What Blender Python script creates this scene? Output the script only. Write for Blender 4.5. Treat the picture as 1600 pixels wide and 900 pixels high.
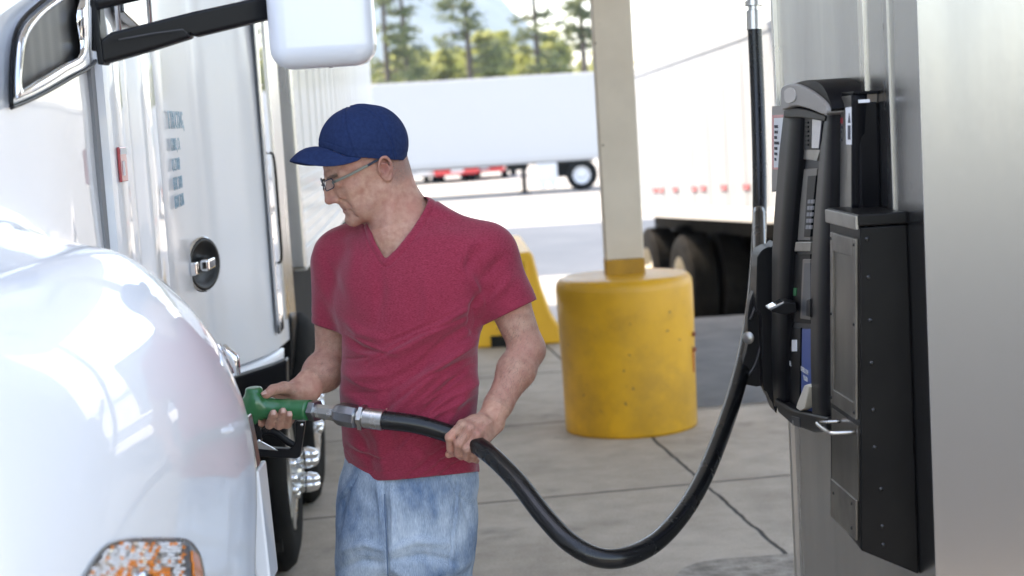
import bpy, bmesh, math, random
import numpy as np
from mathutils import Vector, Matrix, noise
for _o in list(bpy.data.objects): bpy.data.objects.remove(_o)
SC = bpy.context.scene
COL = SC.collection
R = math.radians
# ---------------------------------------------------------------- camera
PITCH, ROLL, CAMH, FPX = R(6.17), R(3.5), 1.8, 2500.0
cf = Vector((0, math.cos(PITCH), -math.sin(PITCH))); cu0 = Vector((0, math.sin(PITCH), math.cos(PITCH))); cr0 = Vector((1, 0, 0))
cr = math.cos(ROLL)*cr0 - math.sin(ROLL)*cu0
cu = math.cos(ROLL)*cu0 + math.sin(ROLL)*cr0
CP = Vector((0, 0, CAMH))
cam = bpy.data.cameras.new('camera'); camo = bpy.data.objects.new('camera', cam); COL.objects.link(camo)
camo.matrix_world = Matrix(((cr.x, cu.x, -cf.x, 0), (cr.y, cu.y, -cf.y, 0), (cr.z, cu.z, -cf.z, CAMH), (0, 0, 0, 1)))
cam.sensor_width = 36; cam.lens = 36*FPX/1600; cam.clip_start = .05; cam.clip_end = 9000
cam.dof.use_dof = True; cam.dof.focus_distance = 4.05; cam.dof.aperture_fstop = 3.6
SC.camera = camo
# ---------------------------------------------------------------- sky, sun, exposure
SUN_EL, SUN_AZ = R(60), R(-62)      # azimuth measured from +Y (away from camera) towards +X
W = bpy.data.worlds.new("World"); SC.world = W; W.use_nodes = True
wn = W.node_tree; bg = wn.nodes['Background']
sky = wn.nodes.new('ShaderNodeTexSky'); sky.sky_type = 'NISHITA'; sky.sun_disc = False
sky.sun_elevation = SUN_EL; sky.sun_rotation = SUN_AZ; sky.dust_density = 1.5; sky.air_density = 1.0; sky.ozone_density = 1.0
wn.links.new(sky.outputs[0], bg.inputs[0]); bg.inputs[1].default_value = .15
sl = bpy.data.lights.new('sun', 'SUN'); sl.energy = 2.3; sl.angle = R(.5); sl.color = (1, .96, .89)
so = bpy.data.objects.new('sun', sl); COL.objects.link(so)
sd = Vector((math.sin(SUN_AZ)*math.cos(SUN_EL), math.cos(SUN_AZ)*math.cos(SUN_EL), math.sin(SUN_EL)))
so.rotation_euler = sd.to_track_quat('Z', 'Y').to_euler()
SC.view_settings.view_transform = 'Standard'; SC.view_settings.look = 'None'
SC.view_settings.exposure = 2.6; SC.view_settings.gamma = 1
SC.view_settings.use_white_balance = True; SC.view_settings.white_balance_temperature = 8100; SC.view_settings.white_balance_tint = 14
# ---------------------------------------------------------------- helpers
def P(x, y, Y):
    "world point seen at photo pixel (x, y) on the plane world-Y = Y; used for measuring"
    d = cf + cr*((x-800)/FPX) + cu*((450-y)/FPX)
    return CP + d*(Y/d.y)
def tag(o, label=None, cat=None, group=None, kind=None):
    if label: o['label'] = label
    if cat: o['category'] = cat
    if group: o['group'] = group
    if kind: o['kind'] = kind
    return o
def empty(name, loc, label, cat, group=None, rz=0):
    o = bpy.data.objects.new(name, None); COL.objects.link(o); o.location = loc; o.rotation_euler = (0, 0, rz)
    o.empty_display_size = .1
    return tag(o, label, cat, group)
def link(name, me, mat, parent=None, smooth=False):
    o = bpy.data.objects.new(name, me); COL.objects.link(o)
    if mat is not None:
        for m in (mat if isinstance(mat, (list, tuple)) else [mat]): me.materials.append(m)
    if smooth and len(me.polygons): me.polygons.foreach_set('use_smooth', [True]*len(me.polygons))
    if parent is not None:
        o.parent = parent
        # vertices are given in world space: bring them into the parent's space
        bpy.context.view_layer.update()
        me.transform(parent.matrix_world.inverted())
    return o
def obj(name, bm, mat, parent=None, smooth=False, bevel=0, seg=2, auto=None):
    me = bpy.data.meshes.new(name); bmesh.ops.recalc_face_normals(bm, faces=bm.faces[:]); bm.to_mesh(me); bm.free()
    o = link(name, me, mat, parent, smooth or bevel > 0)
    if bevel > 0:
        m = o.modifiers.new('bevel', 'BEVEL'); m.width = bevel; m.segments = seg; m.limit_method = 'ANGLE'; m.angle_limit = R(35)
        m.harden_normals = True
    return o
def BM(): return bmesh.new()
def hexa(bm, pts):
    v = [bm.verts.new(p) for p in pts]
    for f in ((0,1,2,3),(7,6,5,4),(0,4,5,1),(1,5,6,2),(2,6,7,3),(3,7,4,0)): bm.faces.new([v[i] for i in f])
def box(bm, a, b, X=None):
    x0,y0,z0 = a; x1,y1,z1 = b
    pts = [(x0,y0,z0),(x1,y0,z0),(x1,y1,z0),(x0,y1,z0),(x0,y0,z1),(x1,y0,z1),(x1,y1,z1),(x0,y1,z1)]
    hexa(bm, [X @ Vector(p) if X is not None else Vector(p) for p in pts])
def prism(bm, poly, fn, d0, d1):
    "poly of 2-D points; fn(p, d) -> 3-D"
    a = [bm.verts.new(fn(p, d0)) for p in poly]; b = [bm.verts.new(fn(p, d1)) for p in poly]
    bm.faces.new(a); bm.faces.new(b[::-1])
    n = len(poly)
    for i in range(n): bm.faces.new((a[i], b[i], b[(i+1) % n], a[(i+1) % n]))
def frame_for(t):
    t = t.normalized(); a = Vector((0,0,1)) if abs(t.z) < .9 else Vector((1,0,0))
    n = t.cross(a).normalized(); return n, t.cross(n).normalized()
def tube(bm, pts, rad, n=12, cap=True, sx=1, sy=1):
    pts = [Vector(p) for p in pts]; rings = []
    N = None
    for i, p in enumerate(pts):
        t = (pts[min(i+1, len(pts)-1)] - pts[max(i-1, 0)]).normalized()
        if N is None: N, _ = frame_for(t)
        N = (N - t*N.dot(t)).normalized(); B = t.cross(N)
        r = rad[i] if isinstance(rad, (list, tuple)) else rad
        rings.append([bm.verts.new(p + (N*math.cos(2*math.pi*k/n)*sx + B*math.sin(2*math.pi*k/n)*sy)*r) for k in range(n)])
    for a, b in zip(rings, rings[1:]):
        for k in range(n): bm.faces.new((a[k], a[(k+1) % n], b[(k+1) % n], b[k]))
    if cap: bm.faces.new(rings[0][::-1]); bm.faces.new(rings[-1])
def spline(pts, k=8):
    pts = [Vector(p) for p in pts]; out = []
    for i in range(len(pts)-1):
        a, b, c, d = pts[max(i-1,0)], pts[i], pts[i+1], pts[min(i+2, len(pts)-1)]
        for j in range(k):
            t = j/k
            out.append(.5*((2*b) + (c-a)*t + (2*a-5*b+4*c-d)*t*t + (3*b-a-3*c+d)*t**3))
    out.append(pts[-1]); return out
def lathe(bm, prof, origin, axis, n=32, up=None):
    "prof: list of (r, h) along axis"
    axis = Vector(axis).normalized(); N, B = frame_for(axis); O = Vector(origin); rings = []
    for r, h in prof:
        if r < 1e-5: rings.append([bm.verts.new(O + axis*h)])
        else: rings.append([bm.verts.new(O + axis*h + (N*math.cos(2*math.pi*k/n) + B*math.sin(2*math.pi*k/n))*r) for k in range(n)])
    for a, b in zip(rings, rings[1:]):
        for k in range(n):
            q = [a[k % len(a)], a[(k+1) % len(a)], b[(k+1) % len(b)], b[k % len(b)]]
            q = [v for i, v in enumerate(q) if v not in q[:i]]
            if len(q) > 2:
                try: bm.faces.new(q)
                except ValueError: pass
def grid(bm, pts):
    v = [[bm.verts.new(p) for p in row] for row in pts]
    for i in range(len(v)-1):
        for j in range(len(v[0])-1): bm.faces.new((v[i][j], v[i][j+1], v[i+1][j+1], v[i+1][j]))
    return v
def many(name, prof, places, n, mt, parent):
    "one small lathe part at each (origin, axis); every one an object of its own, sharing one mesh"
    bm = BM(); lathe(bm, prof, (0, 0, 0), (0, 0, 1), n); me = bpy.data.meshes.new(name); bmesh.ops.recalc_face_normals(bm, faces=bm.faces[:]); bm.to_mesh(me); bm.free(); me.materials.append(mt)
    me.polygons.foreach_set('use_smooth', [True]*len(me.polygons)); bpy.context.view_layer.update(); Mi = parent.matrix_world.inverted()
    for o, ax in places:
        ob = bpy.data.objects.new(name, me); COL.objects.link(ob); ob.parent = parent
        ob.matrix_local = Mi @ Matrix.Translation(Vector(o)) @ Vector(ax).to_track_quat('Z', 'Y').to_matrix().to_4x4()
def copy_tree(o, parent=None):
    c = o.copy(); COL.objects.link(c)
    if parent is not None: c.parent = parent
    for ch in list(o.children): copy_tree(ch, c)
    return c
# ---------------------------------------------------------------- materials
def mat(name, col, rough=.5, metal=0, coat=0, noise_amt=0, noise_scale=5, col2=None, bump=0, bump_scale=60, spec=.5, sub=0, stretch=None, rvar=0, detail=6, contrast=(.35, .65)):
    m = bpy.data.materials.new(name); m.use_nodes = True; nt = m.node_tree; n = nt.nodes; L = nt.links
    b = n['Principled BSDF']
    b.inputs['Base Color'].default_value = (*col, 1); b.inputs['Roughness'].default_value = rough; b.inputs['Metallic'].default_value = metal
    b.inputs['Coat Weight'].default_value = coat; b.inputs['Coat Roughness'].default_value = .03; b.inputs['Specular IOR Level'].default_value = spec
    if sub: b.inputs['Subsurface Weight'].default_value = sub; b.inputs['Subsurface Radius'].default_value = (.012, .004, .002); b.inputs['Subsurface Scale'].default_value = 1
    tc = n.new('ShaderNodeTexCoord'); mp = n.new('ShaderNodeMapping'); L.new(tc.outputs['Object'], mp.inputs[0])
    if stretch: mp.inputs['Scale'].default_value = stretch
    m['_map'] = 1
    if col2 is not None:
        t = n.new('ShaderNodeTexNoise'); t.inputs['Scale'].default_value = noise_scale; t.inputs['Detail'].default_value = detail; t.inputs['Roughness'].default_value = .6
        L.new(mp.outputs[0], t.inputs['Vector'])
        r = n.new('ShaderNodeValToRGB'); r.color_ramp.elements[0].position = contrast[0]; r.color_ramp.elements[1].position = contrast[1]
        r.color_ramp.elements[0].color = (*col, 1); r.color_ramp.elements[1].color = (*col2, 1)
        L.new(t.outputs[0], r.inputs[0]); L.new(r.outputs[0], b.inputs['Base Color'])
        if rvar:
            mr = n.new('ShaderNodeMapRange'); mr.inputs[3].default_value = rough-rvar; mr.inputs[4].default_value = rough+rvar
            L.new(t.outputs[0], mr.inputs[0]); L.new(mr.outputs[0], b.inputs['Roughness'])
    if bump:
        t2 = n.new('ShaderNodeTexNoise'); t2.inputs['Scale'].default_value = bump_scale; t2.inputs['Detail'].default_value = 4
        L.new(mp.outputs[0], t2.inputs['Vector'])
        bp = n.new('ShaderNodeBump'); bp.inputs['Strength'].default_value = bump; bp.inputs['Distance'].default_value = .004
        L.new(t2.outputs[0], bp.inputs['Height']); L.new(bp.outputs[0], b.inputs['Normal'])
    return m
def nd(m, t, **kw):
    x = m.node_tree.nodes.new(t)
    for k, v in kw.items(): setattr(x, k, v)
    return x
def lk(m, a, b): m.node_tree.links.new(a, b)
def mth(m, op, a, b=None, c=None):
    x = nd(m, 'ShaderNodeMath', operation=op)
    for i, v in enumerate((a, b, c)):
        if v is None: continue
        if isinstance(v, (int, float)): x.inputs[i].default_value = v
        else: lk(m, v, x.inputs[i])
    return x.outputs[0]
MT = {}
MT['white_paint'] = mat('white_truck_paint', (.80, .81, .83), rough=.35, coat=1.0)
MT['white_dull'] = mat('white_trailer_paint', (.74, .74, .73), rough=.4, col2=(.66, .655, .64), noise_scale=1.3, coat=.2)
MT['white_plastic'] = mat('white_plastic', (.64, .655, .68), rough=.3, coat=.6)
MT['chrome'] = mat('chrome', (.82, .83, .84), rough=.06, metal=1)
MT['alu'] = mat('aluminium', (.62, .61, .59), rough=.28, metal=1, col2=(.5, .49, .47), noise_scale=8, rvar=.08, stretch=(1, 1, .15))
MT['steel'] = mat('brushed_steel', (.44, .445, .455), rough=.25, metal=1, col2=(.30, .305, .315), noise_scale=4.0, rvar=.10, detail=12, stretch=(1, 1, .14), bump=.05, bump_scale=160, contrast=(.25, .75))
MT['black_paint'] = mat('black_painted_metal', (.003, .003, .0035), rough=.38, spec=.16, col2=(.0065, .006, .0055), noise_scale=6, rvar=.08, bump=.04, bump_scale=40)
MT['black_plastic'] = mat('black_plastic', (.004, .004, .005), rough=.40, spec=.22, bump=.06, bump_scale=900)
MT['dark_grey'] = mat('dark_grey_plastic', (.030, .030, .032), rough=.45, bump=.05, bump_scale=700)
MT['grey_plastic'] = mat('grey_plastic', (.22, .205, .19), rough=.4)
MT['rubber'] = mat('rubber', (.018, .018, .018), rough=.6, col2=(.035, .033, .03), noise_scale=6, bump=.1, bump_scale=200)
MT['hose'] = mat('hose_rubber', (.005, .005, .0055), rough=.26, spec=.45, col2=(.009, .009, .009), noise_scale=14, rvar=.08, bump=.05, bump_scale=350)
MT['tyre'] = mat('tyre_rubber', (.004, .004, .004), rough=.8, spec=.1, col2=(.011, .0105, .0095), noise_scale=7, bump=.2, bump_scale=120)
MT['dirty_black'] = mat('dirty_black', (.008, .008, .008), rough=.8, spec=.2, col2=(.018, .017, .015), noise_scale=5)
MT['tan_rim'] = mat('beige_rim', (.5, .46, .38), rough=.5)
MT['silver_panel'] = mat('silver_panel', (.36, .345, .315), rough=.3, metal=.8, col2=(.27, .255, .23), noise_scale=12)
MT['glass_dark'] = mat('dark_glass', (.01, .012, .014), rough=.05, coat=1)
MT['red'] = mat('red_paint', (.62, .02, .03), rough=.3, coat=1)
MT['car_silver'] = mat('silver_car_paint', (.55, .56, .58), rough=.3, coat=1)
MT['red_mark'] = mat('red_reflector', (.45, .05, .06), rough=.3, coat=.5)
MT['blue_label'] = mat('blue_label', (.03, .07, .25), rough=.4)
MT['paper'] = mat('label_white', (.72, .73, .74), rough=.5)
MT['ink'] = mat('label_ink', (.06, .06, .07), rough=.6)
MT['ink_pale'] = mat('pale_ink', (.55, .55, .55), rough=.6)
MT['sea_ink'] = mat('pale_blue_lettering', (.20, .36, .46), rough=.4)
MT['orange'] = mat('amber_plastic', (.75, .22, .02), rough=.15, coat=1)
MT['green'] = mat('green_nozzle_cover', (.006, .115, .032), rough=.3, coat=.5, col2=(.014, .15, .05), noise_scale=14, rvar=.08, bump=.1, bump_scale=45)
MT['zinc'] = mat('cast_metal', (.36, .37, .39), rough=.3, metal=1, col2=(.22, .225, .24), noise_scale=20, rvar=.1)
MT['amber_lens'] = mat('amber_lens', (.75, .22, .02), rough=.1, coat=1)
# ---------------------------------------------------------------- lettering
def text(name, s, o, xd, yd, h, mt, parent, thick=.0006, squeeze=1.0, align='LEFT'):
    "flat lettering on the plane spanned by xd, yd with origin o and letter height h (world coords)"
    cu_ = bpy.data.curves.new(name, 'FONT'); cu_.body = s; cu_.size = h/.70; cu_.extrude = thick; cu_.align_x = align; cu_.resolution_u = 3
    t = bpy.data.objects.new(name, cu_); COL.objects.link(t)
    bpy.context.view_layer.update()
    me = bpy.data.meshes.new_from_object(t.evaluated_get(bpy.context.evaluated_depsgraph_get()))
    bpy.data.objects.remove(t)
    xd = Vector(xd).normalized(); yd = Vector(yd).normalized(); zd = xd.cross(yd).normalized()
    M = Matrix(((xd.x, yd.x, zd.x, o[0]), (xd.y, yd.y, zd.y, o[1]), (xd.z, yd.z, zd.z, o[2]), (0,0,0,1)))
    me.transform(M @ Matrix.Diagonal((squeeze, 1, 1, 1)))
    me.materials.clear(); me.name = name
    return link(name, me, mt, parent)
# ---------------------------------------------------------------- signed-distance modelling
class SDF:
    def __init__(s, xs, ys, zs):
        s.xs, s.ys, s.zs = (np.asarray(a, np.float32) for a in (xs, ys, zs))
        s.F = np.full((len(xs), len(ys), len(zs)), 1.0, np.float32)
    def region(s, lo, hi):
        sl = []
        for a, l, h in zip((s.xs, s.ys, s.zs), lo, hi):
            i = max(0, int(np.searchsorted(a, l))-1); j = min(len(a), int(np.searchsorted(a, h))+1)
            if j <= i: return None
            sl.append(slice(i, j))
        return tuple(sl)
    def apply(s, fn, lo, hi, k, op='add'):
        r = s.region([l-k-.012 for l in lo], [h+k+.012 for h in hi])
        if r is None: return
        X = s.xs[r[0]][:, None, None]; Y = s.ys[r[1]][None, :, None]; Z = s.zs[r[2]][None, None, :]
        d = fn(X, Y, Z).astype(np.float32); A = s.F[r]
        if op == 'add':
            h = np.maximum(k-np.abs(A-d), 0)/max(k, 1e-6); s.F[r] = np.minimum(A, d) - h*h*k*.25
        elif op == 'sub':
            d = -d; h = np.maximum(k-np.abs(A-d), 0)/max(k, 1e-6); s.F[r] = np.maximum(A, d) + h*h*k*.25
        elif op == 'disp': s.F[r] = A + d
    def cone(s, a, b, ra, rb, k=.01, op='add', flat=None):
        a = np.array(a, float); b = np.array(b, float); ba = b-a; L2 = float(ba@ba); m = max(ra, rb)
        def fn(X, Y, Z):
            t = np.clip(((X-a[0])*ba[0]+(Y-a[1])*ba[1]+(Z-a[2])*ba[2])/L2, 0, 1)
            return np.sqrt((X-a[0]-t*ba[0])**2+(Y-a[1]-t*ba[1])**2+(Z-a[2]-t*ba[2])**2) - (ra+(rb-ra)*t)
        s.apply(fn, np.minimum(a, b)-m, np.maximum(a, b)+m, k, op)
    def chain(s, pts, rad, k=.01, op='add'):
        for i in range(len(pts)-1): s.cone(pts[i], pts[i+1], rad[i], rad[i+1], k if i == 0 else min(k, .006), op)
    def ell(s, c, r, k=.01, op='add', M=None):
        "ellipsoid with axes columns of M (3x3 numpy)"
        c = np.array(c, float); r = np.array(r, float); M = np.eye(3) if M is None else np.array(M, float)
        ext = np.sqrt(((M*r[None, :])**2).sum(1))
        def fn(X, Y, Z):
            q = [((X-c[0])*M[0, i]+(Y-c[1])*M[1, i]+(Z-c[2])*M[2, i]) for i in range(3)]
            k0 = np.sqrt(sum((q[i]/r[i])**2 for i in range(3)))+1e-9; k1 = np.sqrt(sum((q[i]/r[i]**2)**2 for i in range(3)))+1e-9
            return k0*(k0-1)/k1
        s.apply(fn, c-ext, c+ext, k, op)
    def loft(s, secs, yaw, k=.02, off=0, op='add'):
        "secs: list of (z, cx, cy, a, b) sorted by z; ellipse sections turned by yaw"
        S = np.array(sorted(secs), float); c, sn = math.cos(yaw), math.sin(yaw)
        m = S[:, 3:5].max()
        lo = [S[:, 1].min()-m, S[:, 2].min()-m, S[0, 0]]; hi = [S[:, 1].max()+m, S[:, 2].max()+m, S[-1, 0]]
        def ip(z, col):
            # smooth (monotone-ish) interpolation
            zz = S[:, 0]; v = S[:, col]; g = np.gradient(v, zz)
            i = np.clip(np.searchsorted(zz, z)-1, 0, len(zz)-2); h = zz[i+1]-zz[i]; t = np.clip((z-zz[i])/h, 0, 1)
            return (2*t**3-3*t**2+1)*v[i]+(t**3-2*t**2+t)*h*g[i]+(-2*t**3+3*t**2)*v[i+1]+(t**3-t**2)*h*g[i+1]
        def fn(X, Y, Z):
            z1 = Z[0, 0, :]; cx, cy, a, b = (ip(z1, j)[None, None, :] for j in (1, 2, 3, 4))
            a = a+off; b = b+off
            u = (X-cx)*c+(Y-cy)*sn; v = -(X-cx)*sn+(Y-cy)*c
            k0 = np.sqrt((u/a)**2+(v/b)**2)+1e-9; k1 = np.sqrt((u/a**2)**2+(v/b**2)**2)+1e-9
            d = k0*(k0-1)/k1
            e = np.maximum(Z-(S[-1, 0]+off), (S[0, 0]-off)-Z)
            kk = .03; h = np.maximum(kk-np.abs(d-e), 0)/kk
            return np.maximum(d, e)+h*h*kk*.25
        s.apply(fn, lo, hi, k, op)
    def mesh(s):
        F = s.F; I = F < 0
        nx, ny, nz = F.shape
        c = np.zeros((nx-1, ny-1, nz-1), np.uint8)
        offs = [(i, j, k) for i in (0, 1) for j in (0, 1) for k in (0, 1)]
        for (i, j, k) in offs: c += I[i:nx-1+i, j:ny-1+j, k:nz-1+k]
        act = np.nonzero((c > 0) & (c < 8)); del c
        N = len(act[0]); ax, ay, az = act
        vals = {o: F[ax+o[0], ay+o[1], az+o[2]] for o in offs}
        acc = np.zeros((N, 3)); cnt = np.zeros(N)
        for o in offs:
            for d in range(3):
                if o[d]: continue
                q = list(o); q[d] = 1; q = tuple(q)
                va, vb = vals[o], vals[q]; mk = (va < 0) != (vb < 0)
                t = np.where(mk, va/np.where(mk, va-vb, 1), 0)
                pos = np.empty((N, 3)); pos[:] = o; pos[:, d] = t
                acc[mk] += pos[mk]; cnt += mk
        acc /= cnt[:, None]
        V = np.empty((N, 3))
        for d, (g, a) in enumerate(((s.xs, ax), (s.ys, ay), (s.zs, az))): V[:, d] = g[a]+(g[a+1]-g[a])*acc[:, d]
        idx = np.full((nx-1, ny-1, nz-1), -1, np.int32); idx[act] = np.arange(N)
        faces = []
        for d in range(3):
            sh = [slice(None)]*3; sa = list(sh); sb = list(sh); sa[d] = slice(0, -1); sb[d] = slice(1, None)
            A = I[tuple(sa)]; B = I[tuple(sb)]; ch = np.nonzero(A != B)
            a = np.array(ch).T; e1, e2 = [(1, 2), (2, 0), (0, 1)][d]
            ok = (a[:, e1] > 0) & (a[:, e2] > 0) & (a[:, e1] < F.shape[e1]-1) & (a[:, e2] < F.shape[e2]-1); a = a[ok]
            flip = A[tuple(a.T)]
            def cell(o1, o2):
                b = a.copy(); b[:, e1] -= o1; b[:, e2] -= o2; return idx[tuple(b.T)]
            q = np.stack([cell(1, 1), cell(0, 1), cell(0, 0), cell(1, 0)], 1)
            q[~flip] = q[~flip][:, ::-1]
            faces.append(q)
        return V, np.concatenate(faces)
def np_mesh(name, V, Fc):
    me = bpy.data.meshes.new(name); me.vertices.add(len(V)); me.vertices.foreach_set('co', np.asarray(V, np.float32).ravel())
    n = len(Fc); me.loops.add(n*4); me.loops.foreach_set('vertex_index', Fc.astype(np.int32).ravel())
    me.polygons.add(n); me.polygons.foreach_set('loop_start', np.arange(0, n*4, 4, dtype=np.int32)); me.polygons.foreach_set('loop_total', np.full(n, 4, np.int32))
    me.update(calc_edges=True); me.validate(); return me
def cut_mesh(V, Fc, keep, relax=6, snap=None):
    "drop faces whose vertices are not all kept, smooth the cut border"
    Fc = Fc[keep[Fc].all(1)]
    used = np.unique(Fc); rm = np.full(len(V), -1); rm[used] = np.arange(len(used)); V = V[used].copy(); Fc = rm[Fc]
    E = np.concatenate([Fc[:, [0, 1]], Fc[:, [1, 2]], Fc[:, [2, 3]], Fc[:, [3, 0]]]); Es = np.sort(E, 1)
    u, c = np.unique(Es, axis=0, return_counts=True); B = u[c == 1]
    for _ in range(relax):
        acc = np.zeros_like(V); cn = np.zeros(len(V))
        np.add.at(acc, B[:, 0], V[B[:, 1]]); np.add.at(acc, B[:, 1], V[B[:, 0]]); np.add.at(cn, B[:, 0], 1); np.add.at(cn, B[:, 1], 1)
        m = cn > 0; V[m] = .4*V[m] + .6*acc[m]/cn[m][:, None]
    if snap is not None:
        bv = np.unique(B); V[bv] = snap(V[bv])
        for _ in range(3):
            acc = np.zeros_like(V); cn = np.zeros(len(V)); np.add.at(acc, B[:, 0], V[B[:, 1]]); np.add.at(acc, B[:, 1], V[B[:, 0]]); np.add.at(cn, B[:, 0], 1); np.add.at(cn, B[:, 1], 1); m = cn > 0; V[m] = .4*V[m] + .6*acc[m]/cn[m][:, None]
    return V, Fc
def axis_pts(segs):
    "segs: list of (start, end, step)"
    out = []
    for a, b, st in segs: out += list(np.arange(a, b-1e-6, st))
    out.append(segs[-1][1]); return np.array(out)
# ================================================================ the man at the pump
def A(p): return np.array(p, float)
def Mp(x, y, dd=0.0): return A(P(x, y, 4.1+dd))
YAW = R(-24)                                           # chest turned to his right (picture left)
def sec(y, x, w, b, dd=.0, z=None):
    c = Mp(x, y, dd); w = w*4.1/FPX
    a = math.sqrt(max(w*w-(b*math.sin(YAW))**2, 1e-5))/math.cos(YAW)
    return (c[2], c[0], c[1], a, b)
TORSO = [sec(338, 622, 50, .075, .05), sec(352, 629, 78, .083, .045), sec(368, 636, 108, .095, .035), sec(390, 640, 127, .108, .03), sec(420, 642, 128, .120, .02),
         sec(470, 638, 121, .130, .01), sec(520, 640, 111, .130, .0), sec(565, 639, 107, .131, -.005), sec(610, 638, 107, .136, -.01), sec(660, 639, 105, .138, -.01),
         sec(700, 641, 105, .134, -.005), sec(745, 646, 103, .128, 0), sec(775, 646, 101, .126, 0)]
# head frame ---------------------------------------------------------------
HA, HT, HS = R(20), R(18), 1.04
_f = A((-math.cos(HA), -math.sin(HA), 0)); _u = A((0, 0, 1.)); hl = np.cross(_u, _f)
hf = _f*math.cos(HT) - _u*math.sin(HT); hu = _u*math.cos(HT) + _f*math.sin(HT)
HC = Mp(575, 269, .02); HM = np.stack([hf, hl, hu], 1)
def H(x, y, z): return HC + HM @ (A((x, y, z))*HS)
def Hn(V): return ((V-HC) @ HM)/HS
def rotm(M, ax, ang):
    c, s = math.cos(ang), math.sin(ang); Rr = {'x': [[1,0,0],[0,c,-s],[0,s,c]], 'y': [[c,0,s],[0,1,0],[-s,0,c]], 'z': [[c,-s,0],[s,c,0],[0,0,1]]}[ax]
    return M @ np.array(Rr)
def px_np(V):
    Q = V-A(CP); f_ = Q @ A(cf); return 800+FPX*(Q @ A(cr))/f_, 450-FPX*(Q @ A(cu))/f_
def vnormals(V, Fc):
    n = np.cross(V[Fc[:, 2]]-V[Fc[:, 0]], V[Fc[:, 3]]-V[Fc[:, 1]]); N = np.zeros_like(V)
    for i in range(4): np.add.at(N, Fc[:, i], n)
    return N/(np.linalg.norm(N, axis=1)[:, None]+1e-12)
def smooth_v(V, Fc, it, w=.5):
    E = np.concatenate([Fc[:, [0, 1]], Fc[:, [1, 2]], Fc[:, [2, 3]], Fc[:, [3, 0]]])
    for _ in range(it):
        acc = np.zeros_like(V); cn = np.zeros(len(V))
        np.add.at(acc, E[:, 0], V[E[:, 1]]); np.add.at(acc, E[:, 1], V[E[:, 0]]); np.add.at(cn, E[:, 0], 1); np.add.at(cn, E[:, 1], 1)
        V = V*(1-w)+w*acc/np.maximum(cn, 1)[:, None]
    return V
def fold_disp(V, N, lines):
    "hand placed creases: (polyline in photo pixels, width px, height m); only where the cloth faces the photographer"
    x, y = px_np(V); out = np.zeros(len(V)); tc = A(CP)-V; tc /= np.linalg.norm(tc, axis=1)[:, None]
    fr = np.clip((N*tc).sum(1)*2.5+.1, 0, 1)
    for pl, w, h in lines:
        best = np.full(len(V), 1e9); wt = np.zeros(len(V)); n = len(pl)-1
        for i in range(n):
            a, b = A(pl[i]), A(pl[i+1]); d = b-a; L2 = d@d
            t = np.clip(((x-a[0])*d[0]+(y-a[1])*d[1])/L2, 0, 1)
            ds = np.hypot(x-a[0]-t*d[0], y-a[1]-t*d[1]); s = (i+t)/n; m = ds < best
            best[m] = ds[m]; wt[m] = np.sin(np.pi*np.clip(.12+.76*s[m], 0, 1))
        out += h*wt*np.exp(-(best/w)**2)
    return out*fr
def soft_noise(V, seed, freqs, amps):
    rng = np.random.RandomState(seed); out = np.zeros(len(V)); W_ = V.copy()
    W_ = V + .03*np.stack([np.sin(V @ rng.randn(3)*14+rng.rand()*6) for _ in range(3)], 1)
    for f_, a_ in zip(freqs, amps):
        s = np.zeros(len(V))
        for _ in range(5): d = rng.randn(3); d /= np.linalg.norm(d); s += np.sin(W_ @ d*f_+rng.rand()*6.28)
        out += a_*s/2.2
    return out
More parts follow.
